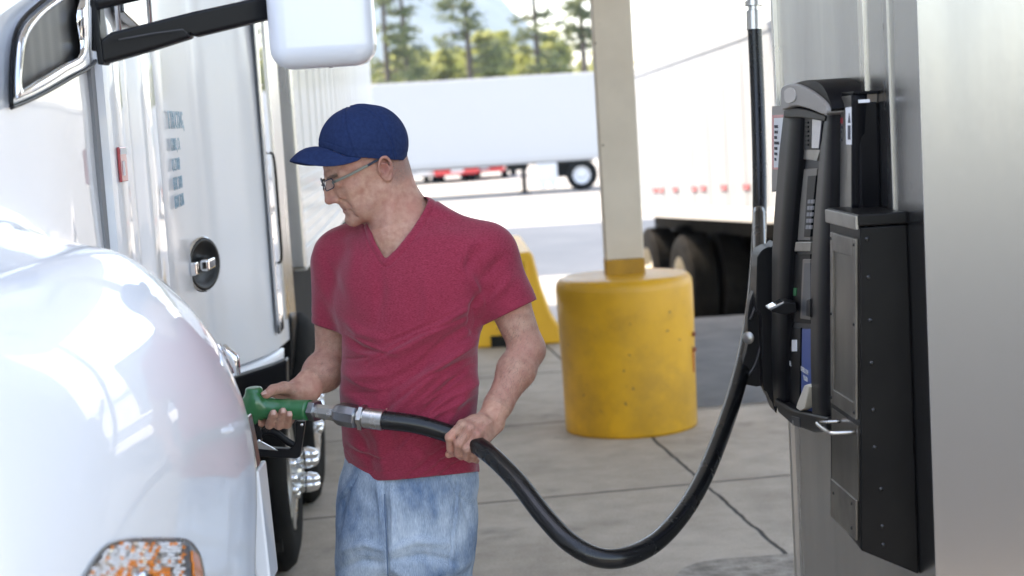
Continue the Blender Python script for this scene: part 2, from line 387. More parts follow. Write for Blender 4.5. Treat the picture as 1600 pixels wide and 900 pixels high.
# arms ----------------------------------------------------------------------
L_SH, L_EL, L_WR = Mp(765, 398, -.02), Mp(824, 545, -.05), Mp(767, 655, -.165)
R_SH, R_EL, R_WR = Mp(527, 404, .10), Mp(520, 568, .10), Mp(474, 608, -.025)
def mid(a, b, t, o=(0, 0, 0)): return a+(b-a)*t+A(o)
def build_body():
    foot_r, foot_l = A((-.45, 4.22, 0)), A((-.13, 4.12, 0))
    S = SDF(axis_pts([(-.66, -.52, .006), (-.52, .03, .0024), (.03, .16, .0035)]), axis_pts([(3.78, 4.02, .0024), (4.02, 4.40, .0036)]),
            axis_pts([(-.01, .9, .014), (.9, 1.0, .0045), (1.0, 1.2, .0024), (1.2, 1.45, .004), (1.45, 1.86, .0024)]))
    # torso under the shirt
    S.loft([s_ if i_ < 10 else (s_[0], s_[1], s_[2]+.01, s_[3]-.012, s_[4]-.024) for i_, s_ in enumerate(TORSO)], YAW, .02, off=-.010)
    pelvis = Mp(636, 790, 0)
    S.ell(pelvis, (.135, .095, .10), .03)
    for sgn, foot, hx in ((-1, foot_r, 588), (1, foot_l, 684)):
        hip = Mp(600 if sgn < 0 else 668, 815, .0); h1_ = Mp(583 if sgn < 0 else 681, 930, .0); knee = h1_*.45+foot*.55; knee[2] = .47; ank = foot+A((0, .02, .09))
        S.cone(hip, h1_, .062, .060, .03); S.cone(h1_, knee, .060, .050, .03); S.cone(knee, mid(knee, ank, .35, (0, .02, 0)), .052, .05, .02); S.cone(mid(knee, ank, .35, (0, .02, 0)), ank, .05, .036, .02)
        S.cone(ank, foot+A((-.04, -.14, .035)), .036, .026, .02); S.cone(ank, foot+A((0, .05, .035)), .036, .03, .02)
    # neck
    S.cone(H(-.038, 0, -.03), Mp(632, 356, .03), .060, .064, .03)
    S.cone(H(-.012, 0, -.068), Mp(612, 372, -.01), .046, .044, .03)
    S.cone(H(-.062, .0, -.035), Mp(648, 350, .05), .030, .040, .03)
    S.cone(H(-.035, .052, -.05), Mp(608, 368, -.045), .010, .007, .03)      # sterno-mastoid
    S.cone(Mp(643, 347, .03), L_SH+A((-.02, 0, .005)), .036, .038, .05)
    S.cone(Mp(640, 340, .06), R_SH+A((.02, 0, .015)), .045, .045, .05)
    # head
    e = lambda c, r, k=.01, op='add', M=HM: S.ell(H(*c), A(r)*HS, k, op, M)
    c_ = lambda a, b, ra, rb, k=.01, op='add': S.cone(H(*a), H(*b), ra*HS, rb*HS, k, op)
    e((-.018, 0, .045), (.097, .076, .088), .02)
    e((.042, 0, .040), (.058, .062, .060), .03)
    e((.036, 0, -.024), (.052, .055, .058), .03)
    e((-.03, 0, -.01), (.065, .064, .055), .03)
    for s in (-1, 1):
        e((.060, s*.040, -.014), (.022, .019, .020), .030)                     # cheek bone
        c_((-.004, s*.050, -.050), (.050, s*.030, -.080), .018, .018, .03)     # jaw
        c_((.050, s*.030, -.080), (.076, s*.010, -.092), .018, .016, .02)
        e((.060, s*.038, -.056), (.020, .014, .022), .022)                     # cheek / jowl
        c_((.094, s*.010, .029), (.078, s*.048, .026), .0085, .007, .014)      # brow
    e((.064, 0, -.060), (.028, .033, .034), .015)
    e((.080, 0, -.091), (.0165, .022, .015), .014)
    for s in (-1, 1):
        e((.107, s*.032, .008), (.014, .016, .010), .012, 'sub')
        e((.0860, s*.032, .008), (.0150, .0155, .0125), .003)
        c_((.1010, s*.023, .0045), (.0965, s*.040, .003), .0009, .0009, .0020, 'sub')  # lid slit
        c_((.097, s*.020, .016), (.087, s*.049, .012), .0012, .0010, .004, 'sub')    # lid crease
        c_((.099, s*.018, -.008), (.085, s*.046, -.010), .0014, .0010, .006, 'sub')  # bag under the eye
    c_((.096, 0, .022), (.110, 0, -.006), .0085, .0088, .012)
    c_((.110, 0, -.006), (.1185, 0, -.0255), .0088, .0094, .010)                    # nose
    e((.1150, 0, -.0285), (.0110, .0098, .0080), .008)
    e((.097, 0, -.016), (.021, .0125, .024), .010)
    e((.080, 0, -.036), (.019, .030, .018), .012)
    for s in (-1, 1): c_((.090, s*.016, .002), (.088, s*.026, -.026), .0075, .0085, .012)
    for s in (-1, 1):
        e((.1035, s*.0120, -.0310), (.0115, .0075, .0080), .007)
        c_((.094, s*.0200, -.0255), (.0905, s*.0195, -.0365), .0010, .0010, .005, 'sub')
        e((.107, s*.0065, -.0395), (.005, .0030, .0028), .003, 'sub')
        c_((.091, s*.024, -.036), (.071, s*.038, -.066), .0010, .0008, .014, 'sub')   # nasolabial
        c_((.080, s*.0275, -.070), (.070, s*.033, -.086), .0012, .0010, .012, 'sub')   # mouth corner fold
        c_((.056, s*.062, .006), (.038, s*.067, .020), .0012, .0008, .006, 'sub')     # crow's foot
    e((.0855, 0, -.0535), (.0075, .0225, .0050), .010)
    e((.0850, 0, -.0690), (.0080, .019, .0050), .009)
    c_((.0955, 0, -.0608), (.0815, .0240, -.0675), .0011, .0008, .0045, 'sub')
    c_((.0955, 0, -.0608), (.0815, -.0240, -.0675), .0011, .0008, .0045, 'sub')
    c_((.097, -.014, -.078), (.097, .014, -.078), .003, .003, .010, 'sub')
    for xx, zz in ((.100, .046), (.098, .056)): c_((xx+.003, -.03, zz), (xx+.003, .03, zz), .0012, .0012, .006, 'sub')
    # ears
    for s in (-1, 1):
        E = lambda x, y, z: (-.022+x, s*(.0735+y), .0+z)
        e(E(0, .002, -.004), (.0165, .006, .029), .006)
        hel = [(-.001+.0165*math.cos(a_)-(.004*math.sin(a_) if a_ > 0 else 0), .004+.0095*math.sin(max(0, min(math.pi, (a_+.3)*.75))), .0005+(.0285 if math.sin(a_) > 0 else .031)*math.sin(a_)) for a_ in [(-5+k*13.5)*math.pi/180 for k in range(20)]]
        S.chain([H(*E(*q)) for q in hel], [HS*(.0026+.0010*math.sin(math.pi*k/19)+(.0016 if k > 16 else 0)) for k in range(20)], .003)
        S.chain([H(*E(*q)) for q in [(.004, .007, .015), (-.008, .009, .010), (-.011, .009, -.004), (-.003, .007, -.015)]], [.0026*HS]*4, .003)
        e(E(.004, .011, -.001), (.0075, .0085, .012), .003, 'sub')
        e(E(.010, .007, -.004), (.003, .004, .005), .003)
    # left arm (nearer the camera)
    S.cone(L_SH, mid(L_SH, L_EL, .45), .056, .055, .03); S.cone(mid(L_SH, L_EL, .45), L_EL, .055, .043, .02)
    S.cone(L_EL, mid(L_EL, L_WR, .30, (0, 0, 0)), .042, .048, .02); S.cone(mid(L_EL, L_WR, .30), mid(L_EL, L_WR, .8), .046, .033, .02)
    S.ell(L_EL+A((.016, .012, -.01)), (.022, .024, .03), .02)
    S.cone(mid(L_EL, L_WR, .8), L_WR, .032, .027, .02)
    S.cone(mid(L_EL, L_WR, .78, (.013, 0, .006)), L_WR+A((.016, 0, .006)), .020, .017, .015)
    S.cone(mid(L_EL, L_WR, .78, (-.013, 0, -.004)), L_WR+A((-.014, 0, -.002)), .020, .016, .015)
    # left hand: knuckles towards the camera, fingers closed over the hose
    mcp = [Mp(722, 664, -.236), Mp(734, 671, -.248), Mp(745, 681, -.248), Mp(753, 692, -.236)]
    rest = [[Mp(703, 683, -.245), Mp(704, 701, -.229), Mp(710, 708, -.205)],
            [Mp(717, 693, -.255), Mp(716, 709, -.236), Mp(721, 714, -.208)],
            [Mp(730, 701, -.253), Mp(729, 714, -.233), Mp(734, 718, -.206)],
            [Mp(741, 707, -.241), Mp(740, 717, -.223), Mp(745, 720, -.202)]]
    for i, m_ in enumerate(mcp):
        ws = L_WR+(m_-mcp[1])*.45
        S.cone(ws, m_, .0195, .0128, .014)
    S.ell(mid(L_WR, mcp[1], .55), (.030, .020, .026), .015)
    for m_, rr, sc in zip(mcp, rest, (1.0, 1.02, 1.0, .88)):
        S.chain([m_]+rr, [.0128*sc, .0116*sc, .0098*sc, .0086*sc], .0035)
        S.ell(m_+A((0, -.004, .003)), (.0108*sc,)*3, .006)
        S.ell(rr[0]+A((0, -.002, 0)), (.0122*sc, .0118*sc, .0112*sc), .004)
    S.chain([Mp(757, 676, -.16), Mp(728, 693, -.158), Mp(708, 706, -.185), Mp(701, 710, -.205)], [.020, .0155, .012, .0095], .010)
    # right arm and hand: palm behind the nozzle handle, fingers closed round it from below
    S.cone(R_SH, mid(R_SH, R_EL, .5), .056, .054, .03); S.cone(mid(R_SH, R_EL, .5), R_EL, .054, .046, .02)
    S.cone(R_EL, mid(R_EL, R_WR, .35), .046, .051, .02); S.cone(mid(R_EL, R_WR, .35), mid(R_EL, R_WR, .85), .049, .034, .02)
    S.cone(mid(R_EL, R_WR, .85), R_WR, .033, .028, .02)
    S.cone(R_WR+A((.02, 0, -.012)), R_WR+A((-.02, -.01, .0)), .02, .019, .02)
    mcp = [Mp(428, 620, -.052), Mp(438, 628, -.050), Mp(450, 634, -.050), Mp(462, 638, -.055)]
    rest = [[Mp(414, 646, -.058), Mp(407, 661, -.095), Mp(402, 661, -.115)],
            [Mp(425, 655, -.062), Mp(421, 664, -.108), Mp(427, 646, -.138)],
            [Mp(440, 657, -.066), Mp(436, 665, -.110), Mp(442, 643, -.139)],
            [Mp(453, 657, -.070), Mp(449, 664, -.106), Mp(452, 648, -.135)]]
    for m_ in mcp: S.cone(R_WR+(m_-mcp[2])*.35, m_, .019, .0135, .014)
    S.ell(mid(R_WR, mcp[1], .5, (0, -.008, .004)), (.034, .020, .024), .015)
    for m_, rr, sc in zip(mcp, rest, (.98, 1.0, 1.0, .9)):
        S.chain([m_]+rr, [.0128*sc, .0116*sc, .0112*sc, .0098*sc], .0035)
    S.chain([Mp(466, 611, -.05), Mp(444, 606, -.075), Mp(427, 609, -.095), Mp(415, 617, -.108)], [.021, .0160, .0132, .0112], .010)
    V, Fc = S.mesh()
    V = smooth_v(V, Fc, 1, .4)
    N = vnormals(V, Fc)
    # veins, tendons and knuckle wrinkles
    lines = [(((700, 352), (650, 372), (612, 392)), 7, .0012), (((606, 345), (600, 372), (597, 392)), 4, -.0016), (((590, 350), (612, 352), (640, 345)), 3, -.0012),
             (((586, 362), (612, 366), (640, 358)), 3, -.0010), (((760, 655), (735, 672)), 3, .0012), (((766, 660), (746, 682)), 3, .0010), (((757, 650), (724, 665)), 3, .0010),
             (((776, 640), (800, 600)), 4, .0008), (((786, 628), (776, 655), (752, 668)), 2.2, .0012)]
    V = V+N*fold_disp(V, N, lines)[:, None]
    return V, Fc
person = empty('person', (-.29, 4.17, 0), 'man in blue cap and raspberry t-shirt holding the fuel nozzle at the white truck', 'person')
# skin --------------------------------------------------------------------
sk = mat('skin', (.60, .335, .235), rough=.48, col2=(.48, .215, .15), noise_scale=60, sub=.08, bump=.55, bump_scale=520, detail=8, contrast=(.38, .68))
nt = sk.node_tree; bsd = nt.nodes['Principled BSDF']
geo = nd(sk, 'ShaderNodeTexCoord'); n1 = nd(sk, 'ShaderNodeTexNoise'); n1.inputs['Scale'].default_value = 9; n1.inputs['Detail'].default_value = 3; lk(sk, geo.outputs['Object'], n1.inputs['Vector'])
base_link = [l for l in nt.links if l.to_socket == bsd.inputs['Base Color']][0].from_socket
mx = nd(sk, 'ShaderNodeMix', data_type='RGBA', blend_type='MIX'); lk(sk, base_link, mx.inputs[6]); mx.inputs[7].default_value = (.54, .19, .145, 1)
mr = nd(sk, 'ShaderNodeMapRange'); mr.inputs[1].default_value = .42; mr.inputs[2].default_value = .68; mr.inputs[4].default_value = .5; lk(sk, n1.outputs[0], mr.inputs[0]); lk(sk, mr.outputs[0], mx.inputs[0])
# short grey stubble and clipped hair round the back of the head and jaw, freckles on the arms
at = nd(sk, 'ShaderNodeAttribute', attribute_name='hair'); n2 = nd(sk, 'ShaderNodeTexNoise'); n2.inputs['Scale'].default_value = 900; n2.inputs['Detail'].default_value = 2; lk(sk, geo.outputs['Object'], n2.inputs['Vector'])
hm = mth(sk, 'MULTIPLY', at.outputs['Fac'], mth(sk, 'MULTIPLY_ADD', n2.outputs[0], 3.4, -1.25)); 
mx2 = nd(sk, 'ShaderNodeMix', data_type='RGBA', clamp_factor=True); lk(sk, hm, mx2.inputs[0]); lk(sk, mx.outputs[2], mx2.inputs[6]); mx2.inputs[7].default_value = (.13, .105, .09, 1)
ar = nd(sk, 'ShaderNodeAttribute', attribute_name='lips'); mx3 = nd(sk, 'ShaderNodeMix', data_type='RGBA', clamp_factor=True); lk(sk, ar.outputs['Fac'], mx3.inputs[0]); lk(sk, mx2.outputs[2], mx3.inputs[6]); mx3.inputs[7].default_value = (.34, .10, .085, 1)
lk(sk, mx3.outputs[2], bsd.inputs['Base Color'])
V, Fc = build_body()
me = np_mesh('body', V, Fc)
hx = Hn(V); inhead = (np.abs(hx[:, 1]) < .11) & (hx[:, 2] > -.13) & (hx[:, 2] < .2) & (np.abs(hx[:, 0]) < .16)
hair = np.zeros(len(V), np.float32)
back = np.clip((-.030-hx[:, 0]-.30*np.clip(hx[:, 2], -1, .0))*45, 0, 1)*np.clip((hx[:, 2]+.055)*40, 0, 1)*.95
side = np.clip((.035-hx[:, 0])*40, 0, 1)*np.clip((hx[:, 2]-.028)*60, 0, 1)*.6
stub = np.clip((hx[:, 0]-.0)*25, 0, 1)*np.clip((-.045-hx[:, 2])*40, 0, 1)*.40
brow = np.exp(-((hx[:, 2]-.026-.06*(np.abs(hx[:, 1])-.03))/.0045)**2)*np.clip((hx[:, 0]-.055)*60, 0, 1)*(np.abs(hx[:, 1]) > .010)*(np.abs(hx[:, 1]) < .050)*1.2
arms = ((V[:, 2] < 1.30) & (V[:, 2] > .98) & ((V[:, 0] > -.16) | (V[:, 0] < -.42)) & (np.linalg.norm(V-L_WR, axis=1) > .05) & (np.linalg.norm(V-R_WR, axis=1) > .05))*.30
hair = (np.maximum.reduce([back, side, stub, brow])*inhead+arms*(~inhead)).astype(np.float32)
lips = (np.exp(-((hx[:, 2]+.0615)/.0075)**4)*np.clip((.022-np.abs(hx[:, 1]))*200, 0, 1)*np.clip((hx[:, 0]-.080)*150, 0, 1)*.55+np.exp(-(((hx[:, 0]-.118)/.014)**2+((hx[:, 2]+.025)/.014)**2))*.45+np.exp(-(((hx[:, 0]+.022)/.02)**2+((hx[:, 2])/.034)**2))*(np.abs(hx[:, 1]) > .074)*.55)*inhead
for nm, arr in (('hair', hair), ('lips', lips.astype(np.float32))):
    a_ = me.attributes.new(nm, 'FLOAT', 'POINT'); a_.data.foreach_set('value', arr)
body = link('body', me, sk, person, True)
# short hair: nape and temples, eyebrows, forearms (thin tapered blades) ---
def strands(name, mask, n, length, width, col, dirf, seed):
    rs = np.random.RandomState(seed); NV = vnormals(V, Fc); idx = np.nonzero(mask > rs.rand(len(mask))*.999)[0]
    if len(idx) == 0: return
    pk = rs.choice(idx, n); b = V[pk]+rs.randn(n, 3)*.0012; nn = NV[pk]; b = b-nn*np.sum((b-V[pk])*nn, 1)[:, None]
    d = dirf(b, nn)+rs.randn(n, 3)*.28; d /= np.linalg.norm(d, axis=1)[:, None]; L_ = length*(.6+.7*rs.rand(n))[:, None]
    s_ = np.cross(d, nn); s_ /= np.linalg.norm(s_, axis=1)[:, None]+1e-9
    VV = np.stack([b-s_*width-nn*.0004, b+s_*width-nn*.0004, b+d*L_*.55+s_*width*.6, b+d*L_*.55-s_*width*.6, b+d*L_-nn*L_*.12+s_*width*.1, b+d*L_-nn*L_*.12-s_*width*.1], 1).reshape(-1, 3)
    k = np.arange(n)*6; FF = np.concatenate([np.stack([k, k+1, k+2, k+3], 1), np.stack([k+3, k+2, k+4, k+5], 1)])
    return link(name, np_mesh(name, VV, FF), mat(name+'_colour', col, rough=.6), person, False)
strands('hair', np.maximum(back, side*.9)*inhead*(np.abs(hx[:, 1]) > -1), 5200, .0034, .00028, (.34, .30, .265), lambda b, n: n*.9+np.array([0, 0, -1.]), 1)
strands('eyebrow', np.clip(brow-.3, 0, 1)*inhead, 420, .0065, .0003, (.17, .12, .09), lambda b, n: n*.35-HM[:, 0]*.4+np.sign((b-HC) @ HM[:, 1])[:, None]*HM[:, 1]*.8, 2)
def armdir(b, n):
    lft = b[:, 0] > -.25; ax = np.where(lft[:, None], (L_WR-L_EL)/np.linalg.norm(L_WR-L_EL), (R_WR-R_EL)/np.linalg.norm(R_WR-R_EL)); return ax*1.0+n*.30
strands('arm_hair', (arms > 0)*np.clip((np.abs(V[:, 0]+.3) > .05)*1.0, 0, 1)*.9*(~inhead), 5200, .0115, .00026, (.13, .095, .07), armdir, 3)
# eyes, nails ----------------------------------------------------------------
MT['eye'] = mat('eye_white', (.62, .58, .54), rough=.1, coat=1); MT['iris'] = mat('iris', (.05, .08, .10), rough=.1, coat=1)
for s in (1, -1):
    bm = BM(); bmesh.ops.create_uvsphere(bm, u_segments=24, v_segments=16, radius=.0115*HS, matrix=Matrix.Translation(H(.0862, s*.0315, .007))); e_ = obj('eye', bm, MT['eye'], person, True)
    bm = BM(); lathe(bm, [(0, .0118*HS), (.003*HS, .0116*HS), (.0055*HS, .0106*HS)], H(.0862, s*.0315, .007), hf*.92-hu*.38, 20); obj('iris', bm, MT['iris'], e_, True)
MT['nail'] = mat('fingernail', (.58, .34, .27), rough=.28)
def nail(c, n, d, w, l):
    n = Vector(n).normalized(); d = Vector(d); d = (d-n*d.dot(n)).normalized(); s = n.cross(d)
    bm = BM(); pts = []
    for i in range(6):
        t = -1+2*i/5; row = []
        for j in range(6):
            u = -1+2*j/5; ww = w*(1 if t < .3 else 1-.35*((t-.3)/.7)**2)
            row.append(Vector(c)+d*(t*l)+s*(u*ww)-n*(.35*w*u*u+.15*l*t*t))
        pts.append(row)
    grid(bm, pts); o = obj('fingernail', bm, MT['nail'], person, True); m = o.modifiers.new('s', 'SOLIDIFY'); m.thickness = .0008
tc_ = (A(CP)-Mp(430, 640)); tc_ /= np.linalg.norm(tc_)
for (x, y, dd, up) in ((427.5, 644.5, -.1495, (.05, 0, 1)), (442.5, 641.5, -.1503, (.05, 0, 1)), (452.5, 646.5, -.1455, (.05, 0, 1))): nail(Mp(x, y, dd), tc_+A((0, 0, .12)), up, .0062, .0068)
nail(Mp(411.5, 613, -.1165), tc_*.8+A((-.35, 0, .75)), (-1, 0, -.5), .0068, .0075)
# t-shirt -------------------------------------------------------------------
def in_poly(x, y, poly):
    ins = np.zeros(len(x), bool); n = len(poly)
    for i in range(n):
        (x0, y0), (x1, y1) = poly[i], poly[(i+1) % n]
        if y0 == y1: continue
        c = ((y0 > y) != (y1 > y)) & (x < (x1-x0)*(y-y0)/(y1-y0)+x0); ins ^= c
    return ins
NECK = [(574, 338), (578, 352), (588, 379), (603, 404), (622, 386), (645, 356), (661, 330), (668, 316), (655, 300), (570, 300)]
def build_shirt():
    S = SDF(axis_pts([(-.56, .12, .0030)]), axis_pts([(3.83, 4.42, .0032)]), axis_pts([(.80, 1.62, .0030)]))
    S.loft(TORSO, YAW, .02, off=.004)
    S.cone(L_SH+A((-.045, .005, .008)), L_SH+A((.0, 0, -.004)), .062, .066, .05)
    S.cone(L_SH, mid(L_SH, L_EL, .80), .068, .067, .04)
    S.cone(R_SH+A((.045, 0, .012)), R_SH+A((.0, 0, -.003)), .060, .062, .05)
    S.cone(R_SH, mid(R_SH, R_EL, .85), .063, .060, .035)
    S.cone(Mp(655, 338, .03), L_SH+A((-.02, 0, .02)), .051, .052, .05)
    S.cone(Mp(635, 342, .06), R_SH+A((.02, 0, .02)), .045, .050, .05)
    S.ell(Mp(702, 425, -.03), (.085, .07, .07), .04); S.ell(Mp(585, 440, -.0), (.06, .055, .07), .06)   # chest
    V, Fc = S.mesh(); V = smooth_v(V, Fc, 3, .5)
    x, y = px_np(V)
    zl, zr = Mp(532, 712)[2], Mp(752, 736)[2]
    def hemf(W_):
        wx, wy = px_np(W_); yh = np.interp(wx, [528, 536, 545, 556, 572, 590, 620, 660, 700, 755], [706, 716, 729, 740, 748, 751, 750, 746, 742, 736])
        front_ = (yh-wy)*W_[:, 1]/FPX; back_ = W_[:, 2]-np.interp(wx, [532, 752], [zl, zr]); t_ = np.clip((W_[:, 1]-4.06)/.04, 0, 1)
        return front_*(1-t_)+back_*t_
    hz = hemf(V)
    def sleeve(p0, p1, sh, el):
        d = el-sh; d /= np.linalg.norm(d); a, b = p0, p1; e = b-a; e /= np.linalg.norm(e); nrm = d-e*(d@e); nrm /= np.linalg.norm(nrm); return (V-a) @ nrm, nrm
    dl, _ = sleeve(Mp(752, 510, -.04), Mp(826, 474, -.04), L_SH, L_EL); dr, _ = sleeve(Mp(488, 503, .10), Mp(545, 516, .10), R_SH, R_EL)
    farl = (x > 755) & (y < 600) & (y > 420); farr = (x < 533) & (y < 600) & (y > 420) & (V[:, 1] > 4.06)
    nc = Mp(636, 330, .04)
    front = V[:, 1] < nc[1]+.02
    poly = in_poly(x, y, NECK)
    # signed distance to neckline in px (for rib)
    dn = np.full(len(V), 1e9)
    for i in range(1, 7):
        a, b = A(NECK[i]), A(NECK[i+1]); d = b-a; t = np.clip(((x-a[0])*d[0]+(y-a[1])*d[1])/(d@d), 0, 1); dn = np.minimum(dn, np.hypot(x-a[0]-t*d[0], y-a[1]-t*d[1]))
    bk = (~front) & (x > 560) & (x < 672) & (V[:, 2] > np.interp(x, [570, 668], [Mp(575, 338, .1)[2], Mp(668, 314, .1)[2]])) 
    keep = ~((front & poly) | bk | (hz < 0) | (farl & (dl > 0)) | (farr & (dr > 0)) | (V[:, 2] > Mp(620, 300)[2]))
    N = vnormals(V, Fc)
    F_ = [  # creases: (px polyline, width px, height m)
        (((744, 470), (700, 500), (640, 540), (585, 560)), 9, .0050), (((748, 500), (700, 530), (650, 575), (600, 600)), 7, -.0040),
        (((752, 530), (700, 560), (655, 605), (610, 650)), 9, .0050), (((752, 560), (712, 590), (668, 640), (625, 690)), 7, -.0035),
        (((750, 590), (722, 620), (690, 668), (655, 715)), 8, .0042), (((752, 640), (735, 670), (712, 715)), 6, -.0032),
        (((751, 455), (738, 480), (742, 520)), 6, -.0055), (((735, 430), (748, 455), (756, 480)), 6, .0035), (((790, 400), (770, 420), (750, 440)), 8, -.0030),
        (((800, 430), (785, 452), (768, 470)), 7, .0030), (((540, 500), (560, 520), (600, 530)), 7, .0035), (((536, 520), (565, 545), (605, 552)), 6, -.0028),
        (((533, 575), (560, 590), (600, 585)), 8, .0028), (((535, 610), (575, 640), (600, 690)), 8, .0035), (((536, 650), (565, 690), (580, 735)), 7, -.0030),
        (((560, 640), (590, 690), (600, 740)), 8, .0030), (((590, 405), (596, 450), (590, 500)), 9, -.0018), (((545, 360), (552, 400), (548, 440)), 9, .0010), (((563, 365), (566, 400), (560, 440)), 8, -.0008),
        (((665, 660), (690, 690), (725, 715)), 7, .0030), (((640, 690), (670, 715), (720, 730)), 6, -.0022), (((610, 600), (600, 650), (615, 700)), 9, -.0025),
        (((505, 400), (520, 430), (538, 470)), 8, -.0016), (((500, 440), (515, 470), (530, 500)), 8, .0014), (((760, 385), (735, 400), (715, 440)), 9, -.0025), (((738, 375), (722, 410), (724, 450)), 7, .0025), (((660, 430), (672, 470), (660, 520)), 10, .0020)]
    rf = random.Random(12)
    for k in range(17):                                        # drag lines running down from the raised left arm across the belly
        x0, y0 = 752-rf.uniform(0, 22), 470+k*14.5+rf.uniform(-5, 5); L_f = rf.uniform(70, 175); sl_ = rf.uniform(.42, .72)+.012*k
        p0 = (x0, y0); p2 = (x0-L_f, y0+L_f*sl_); p1 = ((p0[0]+p2[0])/2, (p0[1]+p2[1])/2-rf.uniform(-4, 14)); F_.append(((p0, p1, p2), rf.uniform(2.6, 4.6), rf.choice((1, -1))*rf.uniform(.0012, .0026)))
    for k in range(9):
        x0, y0 = 537+rf.uniform(0, 8), 520+k*23+rf.uniform(-6, 6); L_f = rf.uniform(35, 85); p0 = (x0, y0); p2 = (x0+L_f, y0+rf.uniform(-6, 34)); p1 = ((p0[0]+p2[0])/2, (p0[1]+p2[1])/2+rf.uniform(-3, 8)); F_.append(((p0, p1, p2), rf.uniform(2.6, 4.5), rf.choice((1, -1))*rf.uniform(.001, .0024)))
    D = np.clip(2.9*fold_disp(V, N, F_), -.0085, .016)
    D += soft_noise(V, 5, (26, 48, 90), (.0028, .0014, .0006))
    D += .0022*np.clip(1-np.abs(dn-5)/7, 0, 1)*(dn < 13)*front              # rib round the V
    D += -.0022*np.exp(-((dn-12)/1.8)**2)*front
    D += np.where(np.abs(hz) < .05, -.0013*np.exp(-((hz-.022)/.0022)**2), 0)
    D += np.where(farl, -.0013*np.exp(-((dl+.020)/.0022)**2), 0)+np.where(farr, -.0013*np.exp(-((dr+.020)/.0022)**2), 0)
    V = V+N*D[:, None]; V = smooth_v(V, Fc, 1, .3)
    def snap(B_):
        B_ = B_.copy(); bx, by = px_np(B_)
        h = hemf(B_); m_ = (np.abs(h) < .012) & (by > 690); B_[m_, 2] -= h[m_]
        for (p0, p1, sh, el) in ((Mp(752, 510, -.04), Mp(826, 474, -.04), L_SH, L_EL), (Mp(488, 503, .10), Mp(545, 516, .10), R_SH, R_EL)):
            d_, n_ = sleeve(p0, p1, sh, el); dd_ = (B_-p0) @ n_; m_ = (np.abs(dd_) < .010) & (by < 600) & (by > 440); B_[m_] -= dd_[m_][:, None]*n_
        return B_
    return cut_mesh(V, Fc, keep, 14, snap)
ms = mat('raspberry_heather_jersey', (.205, .009, .027), rough=.85, col2=(.41, .050, .090), noise_scale=420, detail=5, contrast=(.30, .78), bump=.2, bump_scale=900, spec=.2, stretch=(.45, .45, 1.3))
ms.node_tree.nodes['Principled BSDF'].inputs['Sheen Weight'].default_value = .25
V, Fc = build_shirt(); shirt = link('t_shirt', np_mesh('t_shirt', V, Fc), ms, person, True)
m = shirt.modifiers.new('t', 'SOLIDIFY'); m.thickness = .0016; m.offset = -1
# jeans ---------------------------------------------------------------------
mj = mat('faded_denim', (.115, .19, .31), rough=.85, col2=(.50, .58, .66), noise_scale=7, detail=9, contrast=(.32, .66), bump=.3, bump_scale=500, spec=.2, stretch=(1.6, 1.6, .8))
n = mj.node_tree
wv = nd(mj, 'ShaderNodeTexNoise'); wv.inputs['Scale'].default_value = 260; wv.inputs['Detail'].default_value = 2
mpj = nd(mj, 'ShaderNodeMapping'); mpj.inputs['Scale'].default_value = (2.2, 2.2, .25); tcj = nd(mj, 'ShaderNodeTexCoord'); lk(mj, tcj.outputs['Object'], mpj.inputs[0]); lk(mj, mpj.outputs[0], wv.inputs['Vector'])
bj = n.nodes['Principled BSDF']; src = [l for l in n.links if l.to_socket == bj.inputs['Base Color']][0].from_socket
mxj = nd(mj, 'ShaderNodeMix', data_type='RGBA', blend_type='OVERLAY'); mxj.inputs[0].default_value = .55; lk(mj, src, mxj.inputs[6]); lk(mj, wv.outputs[0], mxj.inputs[7]); lk(mj, mxj.outputs[2], bj.inputs['Base Color'])
